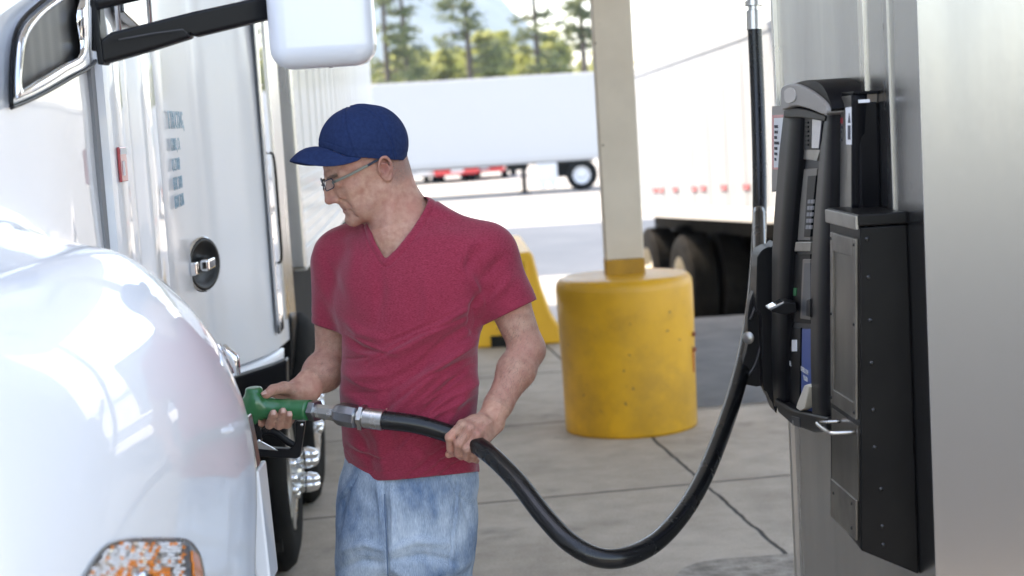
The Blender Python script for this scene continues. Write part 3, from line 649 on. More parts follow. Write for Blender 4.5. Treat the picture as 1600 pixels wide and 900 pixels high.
def build_jeans():
    S = SDF(axis_pts([(-.60, .02, .0034)]), axis_pts([(3.92, 4.36, .004)]), axis_pts([(.06, .55, .009), (.55, .98, .0034)]))
    secs = [sec(690, 640, 101, .118, 0), sec(725, 640, 105, .122, 0), sec(745, 638, 110, .126, 0), sec(780, 636, 111, .130, 0), sec(820, 635, 111, .130, 0), sec(870, 633, 109, .126, 0), sec(885, 633, 108, .12, 0)]
    S.loft(secs, YAW*.8, .02)
    for sx, foot in ((586, A((-.45, 4.22, 0))), (681, A((-.13, 4.12, 0)))):
        h0 = Mp(sx, 840, 0.0); h1 = Mp(sx+(-3 if sx < 600 else 0), 930, .0); knee = h1*.45+foot*.55; knee[2] = .47
        S.cone(h0, h1, .096, .090, .03); S.cone(h1, knee, .090, .074, .04); S.cone(knee, foot+A((0, .01, .10)), .074, .072, .03)
    S.ell(Mp(672, 800, .09), (.10, .06, .10), .04)
    V, Fc = S.mesh(); V = smooth_v(V, Fc, 2, .5); N = vnormals(V, Fc)
    F_ = [(((600, 752), (601, 800), (604, 860), (606, 905)), 2.5, -.003), (((590, 752), (593, 790), (598, 830)), 3, .0022), (((611, 752), (613, 800), (613, 850)), 3, .0022),
          (((612, 860), (650, 845), (700, 850)), 7, .0035), (((612, 875), (660, 868), (720, 880)), 6, -.003), (((600, 860), (570, 850), (530, 862)), 6, .003), (((598, 880), (565, 876), (530, 890)), 6, -.003),
          (((545, 765), (535, 800), (528, 840)), 4, -.0022), (((612, 890), (640, 900), (690, 905)), 6, .003), (((720, 770), (728, 800), (738, 830)), 4, -.002), (((715, 750), (712, 800), (700, 900)), 2, -.0018), (((718, 750), (715, 800), (703, 900)), 2, .0012)]
    F_ += [(((702, 745), (716, 775), (742, 792)), 1.6, -.0022), (((560, 742), (545, 768), (527, 786)), 1.6, -.0022), (((555, 742), (540, 765), (524, 781)), 1.6, .0012)]
    V = V+N*(2.6*fold_disp(V, N, F_)+soft_noise(V, 9, (24, 50, 95), (.0026, .0016, .0007)))[:, None]
    keep = (V[:, 2] < Mp(640, 695)[2]) & (V[:, 2] > .075)
    return cut_mesh(V, Fc, keep, 6)
V, Fc = build_jeans(); jeans = link('jeans', np_mesh('jeans', V, Fc), mj, person, True)
m = jeans.modifiers.new('t', 'SOLIDIFY'); m.thickness = .002; m.offset = -1
# back pocket, button fly seam
bm = BM(); tube(bm, spline([Mp(x, y, d) for x, y, d in ((601, 772, -.134), (601.5, 800, -.135), (604, 845, -.134), (606, 900, -.128))], 6), .0016, 6); obj('fly_seam', bm, mat('denim_seam', (.10, .16, .26), rough=.9), jeans, True)
for s, ft in ((-1, (-.45, 4.22)), (1, (-.13, 4.12))):
    S = SDF(axis_pts([(ft[0]-.12, ft[0]+.09, .006)]), axis_pts([(ft[1]-.24, ft[1]+.12, .006)]), axis_pts([(-.005, .14, .005)]))
    S.cone((ft[0], ft[1]+.05, .045), (ft[0]-.03, ft[1]-.13, .035), .046, .042, .02); S.cone((ft[0], ft[1]+.03, .08), (ft[0], ft[1]+.03, .12), .048, .05, .02)
    V, Fc = S.mesh(); V[:, 2] = np.maximum(V[:, 2], .002)
    link('shoe', np_mesh('shoe', V, Fc), mat('brown_boot_leather', (.06, .04, .03), rough=.6), person, True)
# cap -----------------------------------------------------------------------
mc = mat('navy_cotton_twill', (.010, .024, .082), rough=.85, col2=(.016, .036, .110), noise_scale=120, bump=.3, bump_scale=900, spec=.2)
def build_cap():
    g = axis_pts([(-.17, .17, .0020)])
    S = SDF(g+HC[0], g+HC[1], g+HC[2]+.05)
    e = lambda c, r, k=.01, op='add', M=HM: S.ell(H(*c), A(r)*HS, k, op, M)
    e((-.014, 0, .050), (.101, .087, .102), .02)
    e((.008, 0, .094), (.066, .066, .060), .06)
    e((-.050, 0, .075), (.062, .070, .062), .05)
    V, Fc = S.mesh(); V = smooth_v(V, Fc, 3, .5); N = vnormals(V, Fc); h = Hn(V)
    ang = np.arctan2(h[:, 1], h[:, 0]+.012); rad = np.hypot(h[:, 0]+.012, h[:, 1])
    D = np.zeros(len(V))
    for k in range(6):
        a0 = math.pi*k/3
        da = np.abs((ang-a0+math.pi) % (2*math.pi)-math.pi); D -= .0018*np.exp(-(da*rad/.0018)**2)*(rad > .006)
        D += .0010*np.exp(-((da*rad-.006)/.003)**2)*(rad > .01)
    base = h[:, 2]-(.036+.46*h[:, 0]+.55*np.clip(h[:, 0]-.05, 0, 1))
    D -= .0010*np.exp(-((base-.022)/.0018)**2)
    D += soft_noise(V, 3, (45, 80), (.0012, .0007))
    D += fold_disp(V, N, [(((590, 178), (600, 190), (604, 205)), 4, -.004), (((628, 195), (634, 215), (632, 235)), 4, .002), (((560, 176), (580, 181), (592, 179)), 4, -.002)])
    V = V+N*D[:, None]
    return cut_mesh(V, Fc, base > 0, 8)
V, Fc = build_cap(); cap = link('cap', np_mesh('cap', V, Fc), mc, person, True)
m = cap.modifiers.new('t', 'SOLIDIFY'); m.thickness = .0022; m.offset = -1
bm = BM(); rows = []
for i in range(25):
    a = (-1+2*i/24)*math.pi/2; row = []
    for j in range(9):
        t = j/8; sa = math.copysign(abs(math.sin(a))**.80, a); ca = math.cos(a)
        bx = .020+.074*ca; b0 = A((bx, .0800*math.sin(a), .036+.46*bx+.55*max(bx-.05, 0)+.001)); b1 = A((.032+.139*ca**.9, .0850*sa, .045+.052*ca**2.0))
        p = b0*(1-t)+b1*t; p[2] += .010*math.sin(math.pi*t)*ca
        row.append(Vector(H(*p)))
    rows.append(row)
grid(bm, rows); visor = obj('visor', bm, mc, cap, True); m = visor.modifiers.new('t', 'SOLIDIFY'); m.thickness = .0042; m.offset = 0
m = visor.modifiers.new('s', 'SUBSURF'); m.levels = 1; m.render_levels = 1
bm = BM(); bmesh.ops.create_uvsphere(bm, u_segments=16, v_segments=8, radius=.0075, matrix=Matrix.Translation(H(-.018, 0, .148)) @ Matrix.Scale(.55, 4, (0, 0, 1))); obj('button', bm, mc, cap, True)
for ax, ay, az in ((-.030, .052, .1285), (.034, .046, .1325)):
    bm = BM(); nrm = A((ax*.3, ay, az-.04)); nrm = HM @ nrm
    c = H(ax, ay, az)
    rr = [(.0022, .0), (.0036, .0010), (.0050, 0)]; lathe(bm, rr, c, nrm, 14); obj('eyelet', bm, mc, cap, True)
# glasses -------------------------------------------------------------------
MT['frame_metal'] = mat('grey_green_frame', (.16, .17, .15), rough=.35, metal=.6); MT['frame_dark'] = mat('dark_blue_rim', (.02, .03, .055), rough=.3, metal=.5)
gl = bpy.data.materials.new('spectacle_lens'); gl.use_nodes = True; g_ = gl.node_tree; g_.nodes.clear()
o_ = g_.nodes.new('ShaderNodeOutputMaterial'); tr = g_.nodes.new('ShaderNodeBsdfTransparent'); gs = g_.nodes.new('ShaderNodeBsdfGlossy'); gs.inputs[1].default_value = .02; mxx = g_.nodes.new('ShaderNodeMixShader'); mxx.inputs[0].default_value = .12
tr.inputs[0].default_value = (.9, .92, .93, 1)
g_.links.new(tr.outputs[0], mxx.inputs[1]); g_.links.new(gs.outputs[0], mxx.inputs[2]); g_.links.new(mxx.outputs[0], o_.inputs[0])
gx = .1175; rims = []
def rim_pts(s, n=36):
    out = []
    for k in range(n):
        a = 2*math.pi*k/n; ca, sa = math.cos(a), math.sin(a)
        y = .0320+.0240*math.copysign(abs(ca)**.42, ca); z = .012+.0120*math.copysign(abs(sa)**.45, sa)
        z += .003*(y-.032)/.022
        out.append(H(gx-.010*((y)/.05)**2-.0015*z/.013, s*y, z))
    return out
glasses = None
bm = BM()
for s in (1, -1):
    p = rim_pts(s); tube(bm, p+[p[0], p[1]], .0014, 8)
tube(bm, spline([H(gx+.0, .0100, .012), H(gx+.003, 0, .015), H(gx+.0, -.0100, .012)], 6), .0013, 8)
glasses = obj('eyeglasses', bm, MT['frame_dark'], person, True)
for s in (1, -1):
    bm = BM(); p = rim_pts(s); c = sum(p)/len(p); cv = bm.verts.new(c); vs = [bm.verts.new(q) for q in p]
    for k in range(len(vs)): bm.faces.new((cv, vs[k], vs[(k+1) % len(vs)]))
    obj('lens', bm, gl, glasses, True)
    def strap(pts, w, th, mt, nm):
        bm = BM(); rows = []
        for q in pts:
            q = A(q); rows.append([H(q[0], q[1]-s*th, q[2]-w), H(q[0], q[1]-s*th, q[2]+w), H(q[0], q[1]+s*th, q[2]+w), H(q[0], q[1]+s*th, q[2]-w), H(q[0], q[1]-s*th, q[2]-w)])
        grid(bm, rows); bmesh.ops.remove_doubles(bm, verts=bm.verts[:], dist=1e-5); obj(nm, bm, mt, glasses, False, bevel=.0006)
    strap([(.1065, s*.0550, .016), (.099, s*.0640, .017), (.066, s*.0725, .019), (.014, s*.0775, .024)], .0032, .0009, MT['frame_metal'], 'temple')
    strap([(.014, s*.0775, .024), (-.010, s*.0800, .027), (-.036, s*.0825, .029), (-.050, s*.082, .028)], .0030, .0014, MT['frame_dark'], 'temple_tip')
# ================================================================ white highway tractor on the left
def T(u, v, z): return Vector((-.67-.05*u+v, u, z))
truck = empty('semi_truck', T(5, -1.2, 0), 'white highway tractor unit being refuelled, its bonnet, fender and mirror at the left edge', 'truck')
from mathutils.bvhtree import BVHTree
# bonnet and front fender: stations (u, outer v, crest z, front drop)
ST = [(1.55, -.30, 1.50), (1.72, -.10, 1.58), (1.95, .06, 1.63), (2.25, .155, 1.625), (2.6, .210, 1.635), (2.9, .240, 1.625), (3.12, .258, 1.575), (3.28, .265, 1.525), (3.38, .262, 1.47), (3.45, .225, 1.43), (3.50, .12, 1.42), (3.53, -.02, 1.42), (3.56, -.085, 1.42), (3.70, -.085, 1.42), (3.83, -.084, 1.42)]
def prof(u, vo, zc):
    inn = -.105; w = vo-inn
    pts = [(-1.20, 2.32), (-.80, 2.31), (-.40, 2.32), (-.20, 2.30), (-.120, 2.18), (-.109, 1.92), (inn-.004, 1.72), (inn+.04*w, zc+.035), (inn+.22*w, zc+.010),
           (inn+.42*w, zc-.010), (inn+.60*w, zc-.030), (inn+.74*w, zc-.080), (inn+.865*w, zc-.150), (inn+.945*w, zc-.225), (vo, zc-.320), (vo+.002, zc-.44), (vo-.018, zc-.66), (vo-.03, zc-.90)]
    return pts
def bez(rows, k):
    "Catmull-Rom across a list of equal-length point rows"
    return [list(r) for r in zip(*[spline(col_, k) for col_ in zip(*rows)])]
rows = [spline([T(u, v, z) for v, z in prof(u, vo, zc)], 5) for u, vo, zc in ST]
rows = bez(rows, 6)
bm = BM(); grid(bm, rows)
mir = [[T(q.y, -2.4-(q.x+.67+.05*q.y), q.z) for q in r] for r in rows]
grid(bm, mir)
# front closing face down to the bumper
fr = rows[0]; grid(bm, [fr, [T(1.50, -1.2+(q.x+.67+.05*q.y+1.2)*.96, q.z-.02) for q in fr], [T(1.48, -1.2+(q.x+.67+.05*q.y+1.2)*.8, 1.2+(q.z-1.2)*.8) for q in fr]])
bmesh.ops.remove_doubles(bm, verts=bm.verts[:], dist=1e-4)
hood = obj('hood', bm, MT['white_paint'], truck, True)
mo = hood.modifiers.new('t', 'SOLIDIFY'); mo.thickness = .012; mo.offset = -1
bmt = BM(); grid(bmt, rows); bmt.normal_update(); bmt.faces.ensure_lookup_table(); HB = BVHTree.FromBMesh(bmt); bmt.free()
def on_hood(x, y, off=0.0):
    d = (P(x, y, 1.0)-CP).normalized(); h, n, i, dist = HB.ray_cast(CP, d)
    if h is None: h = P(x, y, 2.6); n = Vector((.9, -.3, .2))
    if n.dot(d) > 0: n = -n
    return h+n*off
def patch(name, poly, mt, parent, off, th, res=None, mk=on_hood, smooth=False):
    "a panel with real thickness lying on the bonnet surface, outline given as measured in the photo"
    bm = BM(); f = [bm.verts.new(mk(x, y, off)) for x, y in poly]; b = [bm.verts.new(mk(x, y, off-th)) for x, y in poly]
    bm.faces.new(f); bm.faces.new(b[::-1])
    for i in range(len(f)): bm.faces.new((f[i], b[i], b[(i+1) % len(f)], f[(i+1) % len(f)]))
    bmesh.ops.triangulate(bm, faces=[q for q in bm.faces if len(q.verts) > 4])
    return obj(name, bm, mt, parent, smooth)
def sp2(pts, k=5): return [(p.x, p.y) for p in spline([Vector((x, y, 0)) for x, y in pts], k)]
# headlight -------------------------------------------------------------
hl_out = sp2([(118, 915), (146, 872), (168, 850), (200, 843), (250, 842), (288, 844), (306, 862), (314, 890), (316, 930), (300, 975), (200, 990), (120, 975), (104, 945), (118, 915)], 4)[:-1]
def cells(name, poly, mt, parent, off, q):
    "surface patch that follows the bonnet's curvature"
    bm = BM(); xs = [p[0] for p in poly]; ys = [p[1] for p in poly]; vt = {}
    def g(i, j):
        if (i, j) not in vt: vt[(i, j)] = bm.verts.new(on_hood(min(xs)+i*q, min(ys)+j*q, off))
        return vt[(i, j)]
    for i in range(int((max(xs)-min(xs))/q)+1):
        for j in range(int((max(ys)-min(ys))/q)+1):
            if inside(min(xs)+(i+.5)*q, min(ys)+(j+.5)*q, poly): bm.faces.new((g(i, j), g(i+1, j), g(i+1, j+1), g(i, j+1)))
    o = obj(name, bm, mt, parent, True); m_ = o.modifiers.new('t', 'SOLIDIFY'); m_.thickness = .0015; m_.offset = 0; return o
def inside(x, y, poly):
    c = False; n = len(poly)
    for i in range(n):
        (x0, y0), (x1, y1) = poly[i], poly[(i+1) % n]
        if (y0 > y) != (y1 > y) and x < (x1-x0)*(y-y0)/(y1-y0)+x0: c = not c
    return c
headl = cells('headlight', hl_out, MT['alu'], truck, .003, 2.0)
def shrink(poly, s):
    cx = sum(p[0] for p in poly)/len(poly); cy = sum(p[1] for p in poly)/len(poly); return [(cx+(x-cx)*s, cy+(y-cy)*s) for x, y in poly]
rnd = random.Random(4)
def inside(x, y, poly):
    c = False; n = len(poly)
    for i in range(n):
        (x0, y0), (x1, y1) = poly[i], poly[(i+1) % n]
        if (y0 > y) != (y1 > y) and x < (x1-x0)*(y-y0)/(y1-y0)+x0: c = not c
    return c
bm = BM(); inp = shrink(hl_out, .96); q = 5.6
for i in range(44):
    for j in range(30):
        x, y = 104+i*q+(j % 2)*2, 838+j*q
        if not inside(x, y, inp) or x > 280: continue
        if (x-215)**2+(y-905)**2 < 240: continue
        o = [rnd.uniform(.006, .009) for _ in range(5)]
        c = bm.verts.new(on_hood(x, y, .010+rnd.uniform(0, .004)))
        cs = [bm.verts.new(on_hood(x+dx*q*.5, y+dy*q*.5, o[k])) for k, (dx, dy) in enumerate(((-1, -1), (1, -1), (1, 1), (-1, 1)))]
        r_ = (x-215)**2/2600+(y-905)**2/1500; mi = (rnd.choice((1, 1, 2, 0)) if .10 < r_ < .75 else rnd.choice((2, 2, 0, 2, 1) if r_ < 1.3 else (2, 2, 0, 0, 2, 1)))
        for k in range(4): f = bm.faces.new((c, cs[k], cs[(k+1) % 4])); f.material_index = mi
obj('reflector', bm, [MT['alu'], MT['amber_lens'], MT['white_plastic']], headl)
cells('turn_lamp', sp2([(290, 860), (301, 866), (308, 892), (309, 925), (298, 925), (292, 890), (290, 860)], 3)[:-1], MT['amber_lens'], headl, .010, 2.0)
cells('lamp_divider', [(272, 852), (288, 852), (292, 880), (294, 925), (284, 925), (282, 880)], MT['zinc'], headl, .008, 2.0)
bm = BM(); lathe(bm, [(.0, .004), (.010, .012), (.016, .010), (.018, 0)], on_hood(215, 905, .004), on_hood(215, 905, 1)-on_hood(215, 905, 0), 20); obj('bulb', bm, MT['chrome'], headl, True)
bm = BM(); tube(bm, [on_hood(x, y, .004) for x, y in hl_out+hl_out[:2]], .0022, 8); obj('bezel', bm, MT['alu'], headl, True)
# side intake -------------------------------------------------------------
def onV(x, y, v):
    d = cf + cr*((x-800)/FPX) + cu*((450-y)/FPX); return CP+d*((-.67+v)/(d.x+.05*d.y))
TS = lambda x, y, off=0.0: onV(x, y, -.108+off)
out = sp2([(18, 168), (17, 120), (22, 62), (36, 30), (66, 2), (100, -22), (140, -38), (168, -36), (162, 20), (152, 92), (110, 122), (60, 150), (18, 168)], 4)[:-1]
intake = patch('side_intake', out, MT['white_paint'], truck, .008, .05, mk=TS)
bm = BM(); tube(bm, [TS(x, y, .012) for x, y in out+out[:2]], .0045, 8); obj('dark_gasket', bm, MT['black_plastic'], intake, True)
o1 = sp2([(24, 156), (23, 120), (28, 64), (42, 34), (70, 8), (104, -16), (138, -30), (140, 20), (136, 88), (104, 112), (60, 140), (24, 156)], 4)[:-1]
o2 = sp2([(37, 138), (36, 118), (42, 66), (54, 42), (76, 18), (106, -2), (128, -14), (118, 26), (124, 82), (98, 100), (62, 122), (37, 138)], 4)[:-1]
bm = BM(); n = len(o1)
ra = [[bm.verts.new(TS(x, y, o)) for x, y in pl] for pl, o in ((o1, .014), (shrink(o1, .955), .036), (shrink(o2, 1.04), .034), (o2, .010))]
for a, b in zip(ra, ra[1:]):
    for k in range(n): bm.faces.new((a[k], a[(k+1) % n], b[(k+1) % n], b[k]))
obj('chrome_bezel', bm, MT['chrome'], intake, True)
mg = mat('woven_grille_mesh', (.05, .045, .04), rough=.45, metal=.6)
tcg = nd(mg, 'ShaderNodeTexCoord'); ckk = nd(mg, 'ShaderNodeTexVoronoi'); ckk.inputs['Scale'].default_value = 230; ckk.inputs['Randomness'].default_value = .0; lk(mg, tcg.outputs['Object'], ckk.inputs['Vector'])
rg = nd(mg, 'ShaderNodeValToRGB'); rg.color_ramp.elements[0].position = .28; rg.color_ramp.elements[1].position = .55; rg.color_ramp.elements[0].color = (.006, .006, .006, 1); rg.color_ramp.elements[1].color = (.09, .083, .075, 1)
lk(mg, ckk.outputs['Distance'], rg.inputs[0]); lk(mg, rg.outputs[0], mg.node_tree.nodes['Principled BSDF'].inputs['Base Color'])
patch('grille_mesh', o2, mg, intake, .013, .004, mk=TS)
# chrome bonnet catch on the fender edge
bm = BM(); c0 = P(349, 541, 3.30); c1 = P(372, 584, 3.30)
tube(bm, [c0, c0.lerp(c1, .5)+Vector((.012, -.01, .006)), c1], [.010, .012, .009], 10, sx=1.0, sy=.6); tube(bm, [c0+Vector((-.012, .004, .004)), c1+Vector((-.014, .004, 0))], .006, 8)
obj('hood_latch', bm, MT['chrome'], truck, True)
# ---- cab ----------------------------------------------------------------
def slab(bm, u0, u1, v0, v1, z0, z1, dv=0.0):
    hexa(bm, [T(u0, v0, z0), T(u1, v0+0, z0), T(u1, v1+dv, z0), T(u0, v1, z0), T(u0, v0, z1), T(u1, v0, z1), T(u1, v1+dv, z1), T(u0, v1, z1)])
MT['cab_paint'] = mat('white_cab_paint', (.66, .68, .72), rough=.32, coat=.35); MT['cab_paint'].node_tree.nodes['Principled BSDF'].inputs['Coat Roughness'].default_value = .12
bm = BM()
pr = [(3.88, -.095), (4.40, -.080), (4.6, -.082), (5.0, -.105), (5.5, -.145), (6.0, -.185), (6.22, -.200), (6.32, -.192), (6.45, -.150), (6.60, -.092), (6.75, -.045), (6.9, -.018), (7.03, -.004), (7.2, .010), (7.40, .022), (7.44, -.03)]
rr = []
for z, dz in ((.846, -.010), (.85, -.002), (.90, 0), (1.2, .0), (1.6, 0), (2.1, -.004), (2.6, -.02), (3.0, -.06), (3.3, -.14)):
    rr.append([T(u, v+dz, z) for u, v in pr])
grid(bm, rr)
grid(bm, [[T(q.y, -2.4-(q.x+.67+.05*q.y), q.z) for q in r] for r in rr])
top = rr[-1]; grid(bm, [top, [T(q.y, -2.4-(q.x+.67+.05*q.y), q.z) for q in top]])
bot = rr[0]; grid(bm, [bot, [T(q.y, -2.4-(q.x+.67+.05*q.y), q.z) for q in bot]])
bk_ = [r[-1] for r in rr]; grid(bm, [bk_, [T(q.y, -2.4-(q.x+.67+.05*q.y), q.z) for q in bk_]])
fk = [r[0] for r in rr]; grid(bm, [fk, [T(q.y, -2.4-(q.x+.67+.05*q.y), q.z) for q in fk]])
bmesh.ops.remove_doubles(bm, verts=bm.verts[:], dist=1e-4)
cab = obj('cab', bm, MT['cab_paint'], truck, True); cab.modifiers.new('e', 'EDGE_SPLIT').split_angle = R(40)
bm = BM(); slab(bm, 3.862, 3.872, -2.1, -.35, 2.35, 3.05); obj('windscreen', bm, MT['glass_dark'], truck)
# cowl panel between bonnet and door, standing slightly proud, with its grooves
bm = BM(); rr = []
for z in (.95, 1.3, 1.7, 2.0, 2.35): rr.append([T(u, v-(.0 if z < 2.2 else .03), z) for u, v in ((3.86, -.12), (3.865, -.082), (3.89, -.074), (3.98, -.071), (4.08, -.070), (4.10, -.078), (4.18, -.080), (4.20, -.066), (4.3, -.060), (4.43, -.056), (4.47, -.062), (4.48, -.11))])
grid(bm, rr); cw = obj('cowl_panel', bm, MT['white_paint'], truck, True); mo = cw.modifiers.new('e', 'EDGE_SPLIT'); mo.split_angle = R(50)
bm = BM(); slab(bm, 3.815, 3.86, -.3, -.100, .95, 2.5); obj('hood_gap_seal', bm, mat('grey_seal', (.22, .225, .235), rough=.6), truck)
bm = BM(); prism(bm, [(4.02, 2.11), (4.36, 2.07), (4.40, 2.75), (4.06, 2.75)], lambda p, d: T(p[0], d, p[1]), -.075, -.046); wv_ = obj('quarter_window', bm, MT['glass_dark'], truck, bevel=.004)
bm = BM(); tube(bm, [T(4.41, -.050, 2.04), T(4.44, -.050, 2.4), T(4.46, -.054, 2.8)], .008, 8); tube(bm, [T(3.98, -.056, 2.04), T(4.01, -.058, 2.4), T(4.03, -.062, 2.8)], .007, 8); obj('window_trim', bm, MT['chrome'], wv_, True)
# red plate added on the cowl, standing in for a reflection there
bm = BM(); slab(bm, 3.90, 3.985, -.072, -.064, 1.695, 1.78); mk_ = obj('reflection_plate', bm, MT['red_mark'], truck, bevel=.003)
bm = BM(); slab(bm, 3.905, 3.98, -.065, -.062, 1.762, 1.776); slab(bm, 3.92, 3.94, -.065, -.062, 1.71, 1.745); obj('reflection_print', bm, MT['paper'], mk_)
# door outline, bright edge
door_bm = BM()
rr = []
for z in (.90, 1.0, 1.5, 2.0, 2.5): rr.append([T(u, v+.010, z) for u, v in ((4.50, -.12), (4.505, -.090), (4.54, -.0805), (4.75, -.088), (5.0, -.105), (5.5, -.145), (5.72, -.1625), (5.80, -.169), (5.81, -.19))])
grid(door_bm, rr); door = obj('door', door_bm, MT['cab_paint'], truck, True); door.modifiers.new('e', 'EDGE_SPLIT').split_angle = R(40)
# door handle: black dished oval, chrome grip
hc = onV(310, 413, -.105); hcv = Vector((.96, -.28, 0)).normalized(); hu_ = Vector((.28, .96, 0)).normalized(); hc = hc+Vector((.012, -.006, 0))
bm = BM(); N_ = 28
def oval(rw, rh, off, n=N_): return [hc+hcv*off+hu_*(math.cos(2*math.pi*k/n)*rw)+Vector((0, 0, 1))*(math.sin(2*math.pi*k/n)*rh) for k in range(n)]
rg_ = [[bm.verts.new(p) for p in oval(*q)] for q in ((.115, .090, .0), (.112, .088, .012), (.098, .076, .014), (.088, .066, .002), (.01, .01, -.004))]
for a, b in zip(rg_, rg_[1:]):
    for k in range(N_): bm.faces.new((a[k], a[(k+1) % N_], b[(k+1) % N_], b[k]))
hd = obj('handle', bm, MT['black_plastic'], door, True)
bm = BM(); rg_ = [[bm.verts.new(p) for p in oval(*q)] for q in ((.118, .093, .0), (.118, .093, .009), (.113, .089, .013))]
for a, b in zip(rg_, rg_[1:]):
    for k in range(N_): bm.faces.new((a[k], a[(k+1) % N_], b[(k+1) % N_], b[k]))
obj('handle_ring', bm, MT['chrome'], hd, True)
bm = BM(); X_ = Matrix.Translation(hc+hcv*.020)
box(bm, (-.016, -.058, -.020), (.018, .062, .020), X_); obj('grip', bm, MT['chrome'], hd, True, bevel=.009, seg=4)
bm = BM(); X_ = Matrix.Translation(hc+hcv*.006+Vector((0, -.16, .0))); box(bm, (-.012, -.02, -.022), (.012, .02, .022), X_); obj('door_lock', bm, MT['chrome'], door, True, bevel=.006, seg=3)
# fleet lettering on the door
td = Vector((-.10, 1, 0)); td.normalize()
for s_, x_, y_, h_, sq in (('E TRUCKING,', 264, 201, .054, .98), ('CHINO, CA', 268, 236, .038, .92), ('CA 371802', 270, 268, .038, .90), ('US MC 178694', 272, 298, .038, .78), ('US DOT 1752076', 274, 327, .038, .68)):
    o = onV(x_, y_, -.066)
    text('lettering', s_, o, td, (0, 0, 1), h_, MT['sea_ink'], door, squeeze=sq)
# sleeper edge: polished strip with rivets, grab rail, side skirt
bm = BM(); prism(bm, [(6.86, .92), (7.05, .92), (7.05, 2.9), (6.86, 2.9)], lambda p, d: T(p[0]*1.0, d, p[1]), -.012, .002); strip = obj('polished_edge', bm, MT['chrome'], truck, bevel=.003)
bm = BM(); prism(bm, [(7.12, .95), (7.41, .95), (7.41, 3.0), (7.12, 3.0)], lambda p, d: T(p[0], d+(p[0]-7.12)*.06, p[1]), -.01, .010); obj('cab_extender', bm, MT['alu'], truck, bevel=.003)
many('rivet', [(0, .004), (.004, .003), (.006, 0)], [(T(6.90, .003, 1.0+k*.11), (1, .05, 0)) for k in range(14)], 8, MT['alu'], strip)
bm = BM(); tube(bm, spline([T(6.95, .005, 1.22), T(6.95, .024, 1.25), T(6.95, .026, 1.45), T(6.95, .024, 1.67), T(6.95, .005, 1.70)], 5), .006, 10); obj('grab_rail', bm, MT['black_paint'], truck, True)
bm = BM(); sk_ = [[T(u, v+o, z) for u, v in pr[6:13]] for z, o in ((.770, -.04), (.775, -.012), (.79, -.002), (.835, 0), (.838, -.03))]
grid(bm, sk_); obj('side_skirt', bm, MT['cab_paint'], truck, True); bm = BM(); slab(bm, 6.3, 7.1, -.8, -.20, .83, .845); obj('skirt_seam', bm, MT['black_plastic'], truck)
# chassis and dark underbody
bm = BM(); slab(bm, 3.5, 8.6, -.75, -.45, .42, .74); slab(bm, 3.5, 8.6, -1.95, -1.65, .42, .74); slab(bm, 3.6, 6.0, -.6, -.22, .35, .72); slab(bm, 5.6, 5.9, -1.9, -.25, .40, .74); slab(bm, 7.2, 8.1, -1.7, -.15, .72, .98); obj('chassis', bm, MT['dirty_black'], truck)
bm = BM(); prism(bm, [(360, 592), (424, 572), (448, 562), (449, 640), (446, 702), (360, 705)], lambda p, d: P(p[0], p[1], 5.9)+Vector((-.05*d, d, 0)), 0, .10); obj('underbody_void_plate', bm, MT['black_plastic'], truck, bevel=.01, seg=3)  # black plate added to stand in for the dark void under the cab
bm = BM(); prism(bm, [(428, 585), (431, 515), (438, 495), (450, 487), (457, 496), (458, 560), (450, 640), (430, 640)], lambda p, d: P(p[0], p[1], 7.2)+Vector((-.05*d, d, 0)), 0, .25); obj('quarter_fender', bm, MT['black_plastic'], truck, bevel=.02, seg=4)
# fuel tank with filler neck where the nozzle goes in
bm = BM(); lathe(bm, [(0, 0), (.24, 0), (.29, .03), (.29, 1.2), (.24, 1.23), (0, 1.23)], T(3.62, -.36, .66), T(1, 0, 0)-T(0, 0, 0), 40); tank = obj('fuel_tank', bm, MT['alu'], truck, True)
bm = BM(); lathe(bm, [(.034, 0), (.034, .18), (.042, .18), (.042, .21), (.030, .212), (.030, .05)], T(4.0, -.30, .88), (.35, -.05, 1), 20); obj('filler_neck', bm, MT['black_paint'], tank, True)
# fairing edge below the fender
bm = BM(); 
for poly, mt_ in (([(384, 742), (404, 735), (424, 915), (400, 915)], 0),):
    prism(bm, [(x, y) for x, y in poly], lambda p, d: P(p[0], p[1], 3.55)+Vector((-.004*d, d, 0)), 0, .12)
obj('fairing_edge', bm, MT['white_paint'], truck, bevel=.006)
bm = BM(); prism(bm, [(376, 660), (388, 650), (396, 690), (403, 733), (384, 740), (378, 700)], lambda p, d: P(p[0], p[1], 3.5)+Vector((0, d, 0)), 0, .05); obj('fender_extension', bm, MT['alu'], truck, bevel=.006)
# mirror
bm = BM(); prism(bm, [(137, -30), (147, -30), (162, 101), (152, 101)], lambda p, d: P(p[0], p[1], 3.30)+Vector((0, d, 0)), 0, .06)
tube(bm, [P(150, 80, 3.31), P(150, 10, 3.31)], .01, 8)
arm = obj('mirror_arm', bm, MT['black_plastic'], truck, bevel=.004)
def armpoly(poly, ya, yb, dd): return prism(bm, poly, lambda p, d: P(p[0], p[1], ya+(yb-ya)*(p[0]-155)/280)+Vector((0, d, 0)), 0, dd)
bm = BM(); armpoly([(158, 100), (156, 62), (172, 50), (300, 18), (420, -8), (432, -2), (434, 18), (424, 28), (300, 58), (292, 44), (190, 58), (188, 62), (186, 66), (280, 50), (296, 60), (180, 96)][:10]+[(300, 58), (230, 80)], 3.3, 3.5, .05)
obj('mirror_bracket', bm, MT['black_plastic'], arm, bevel=.008, seg=3)
bm = BM(); tube(bm, [P(186, 62, 3.29), P(240, 52, 3.33), P(285, 46, 3.36), P(296, 56, 3.37)], .0018, 6); obj('cover_seam', bm, MT['dark_grey'], arm, True)
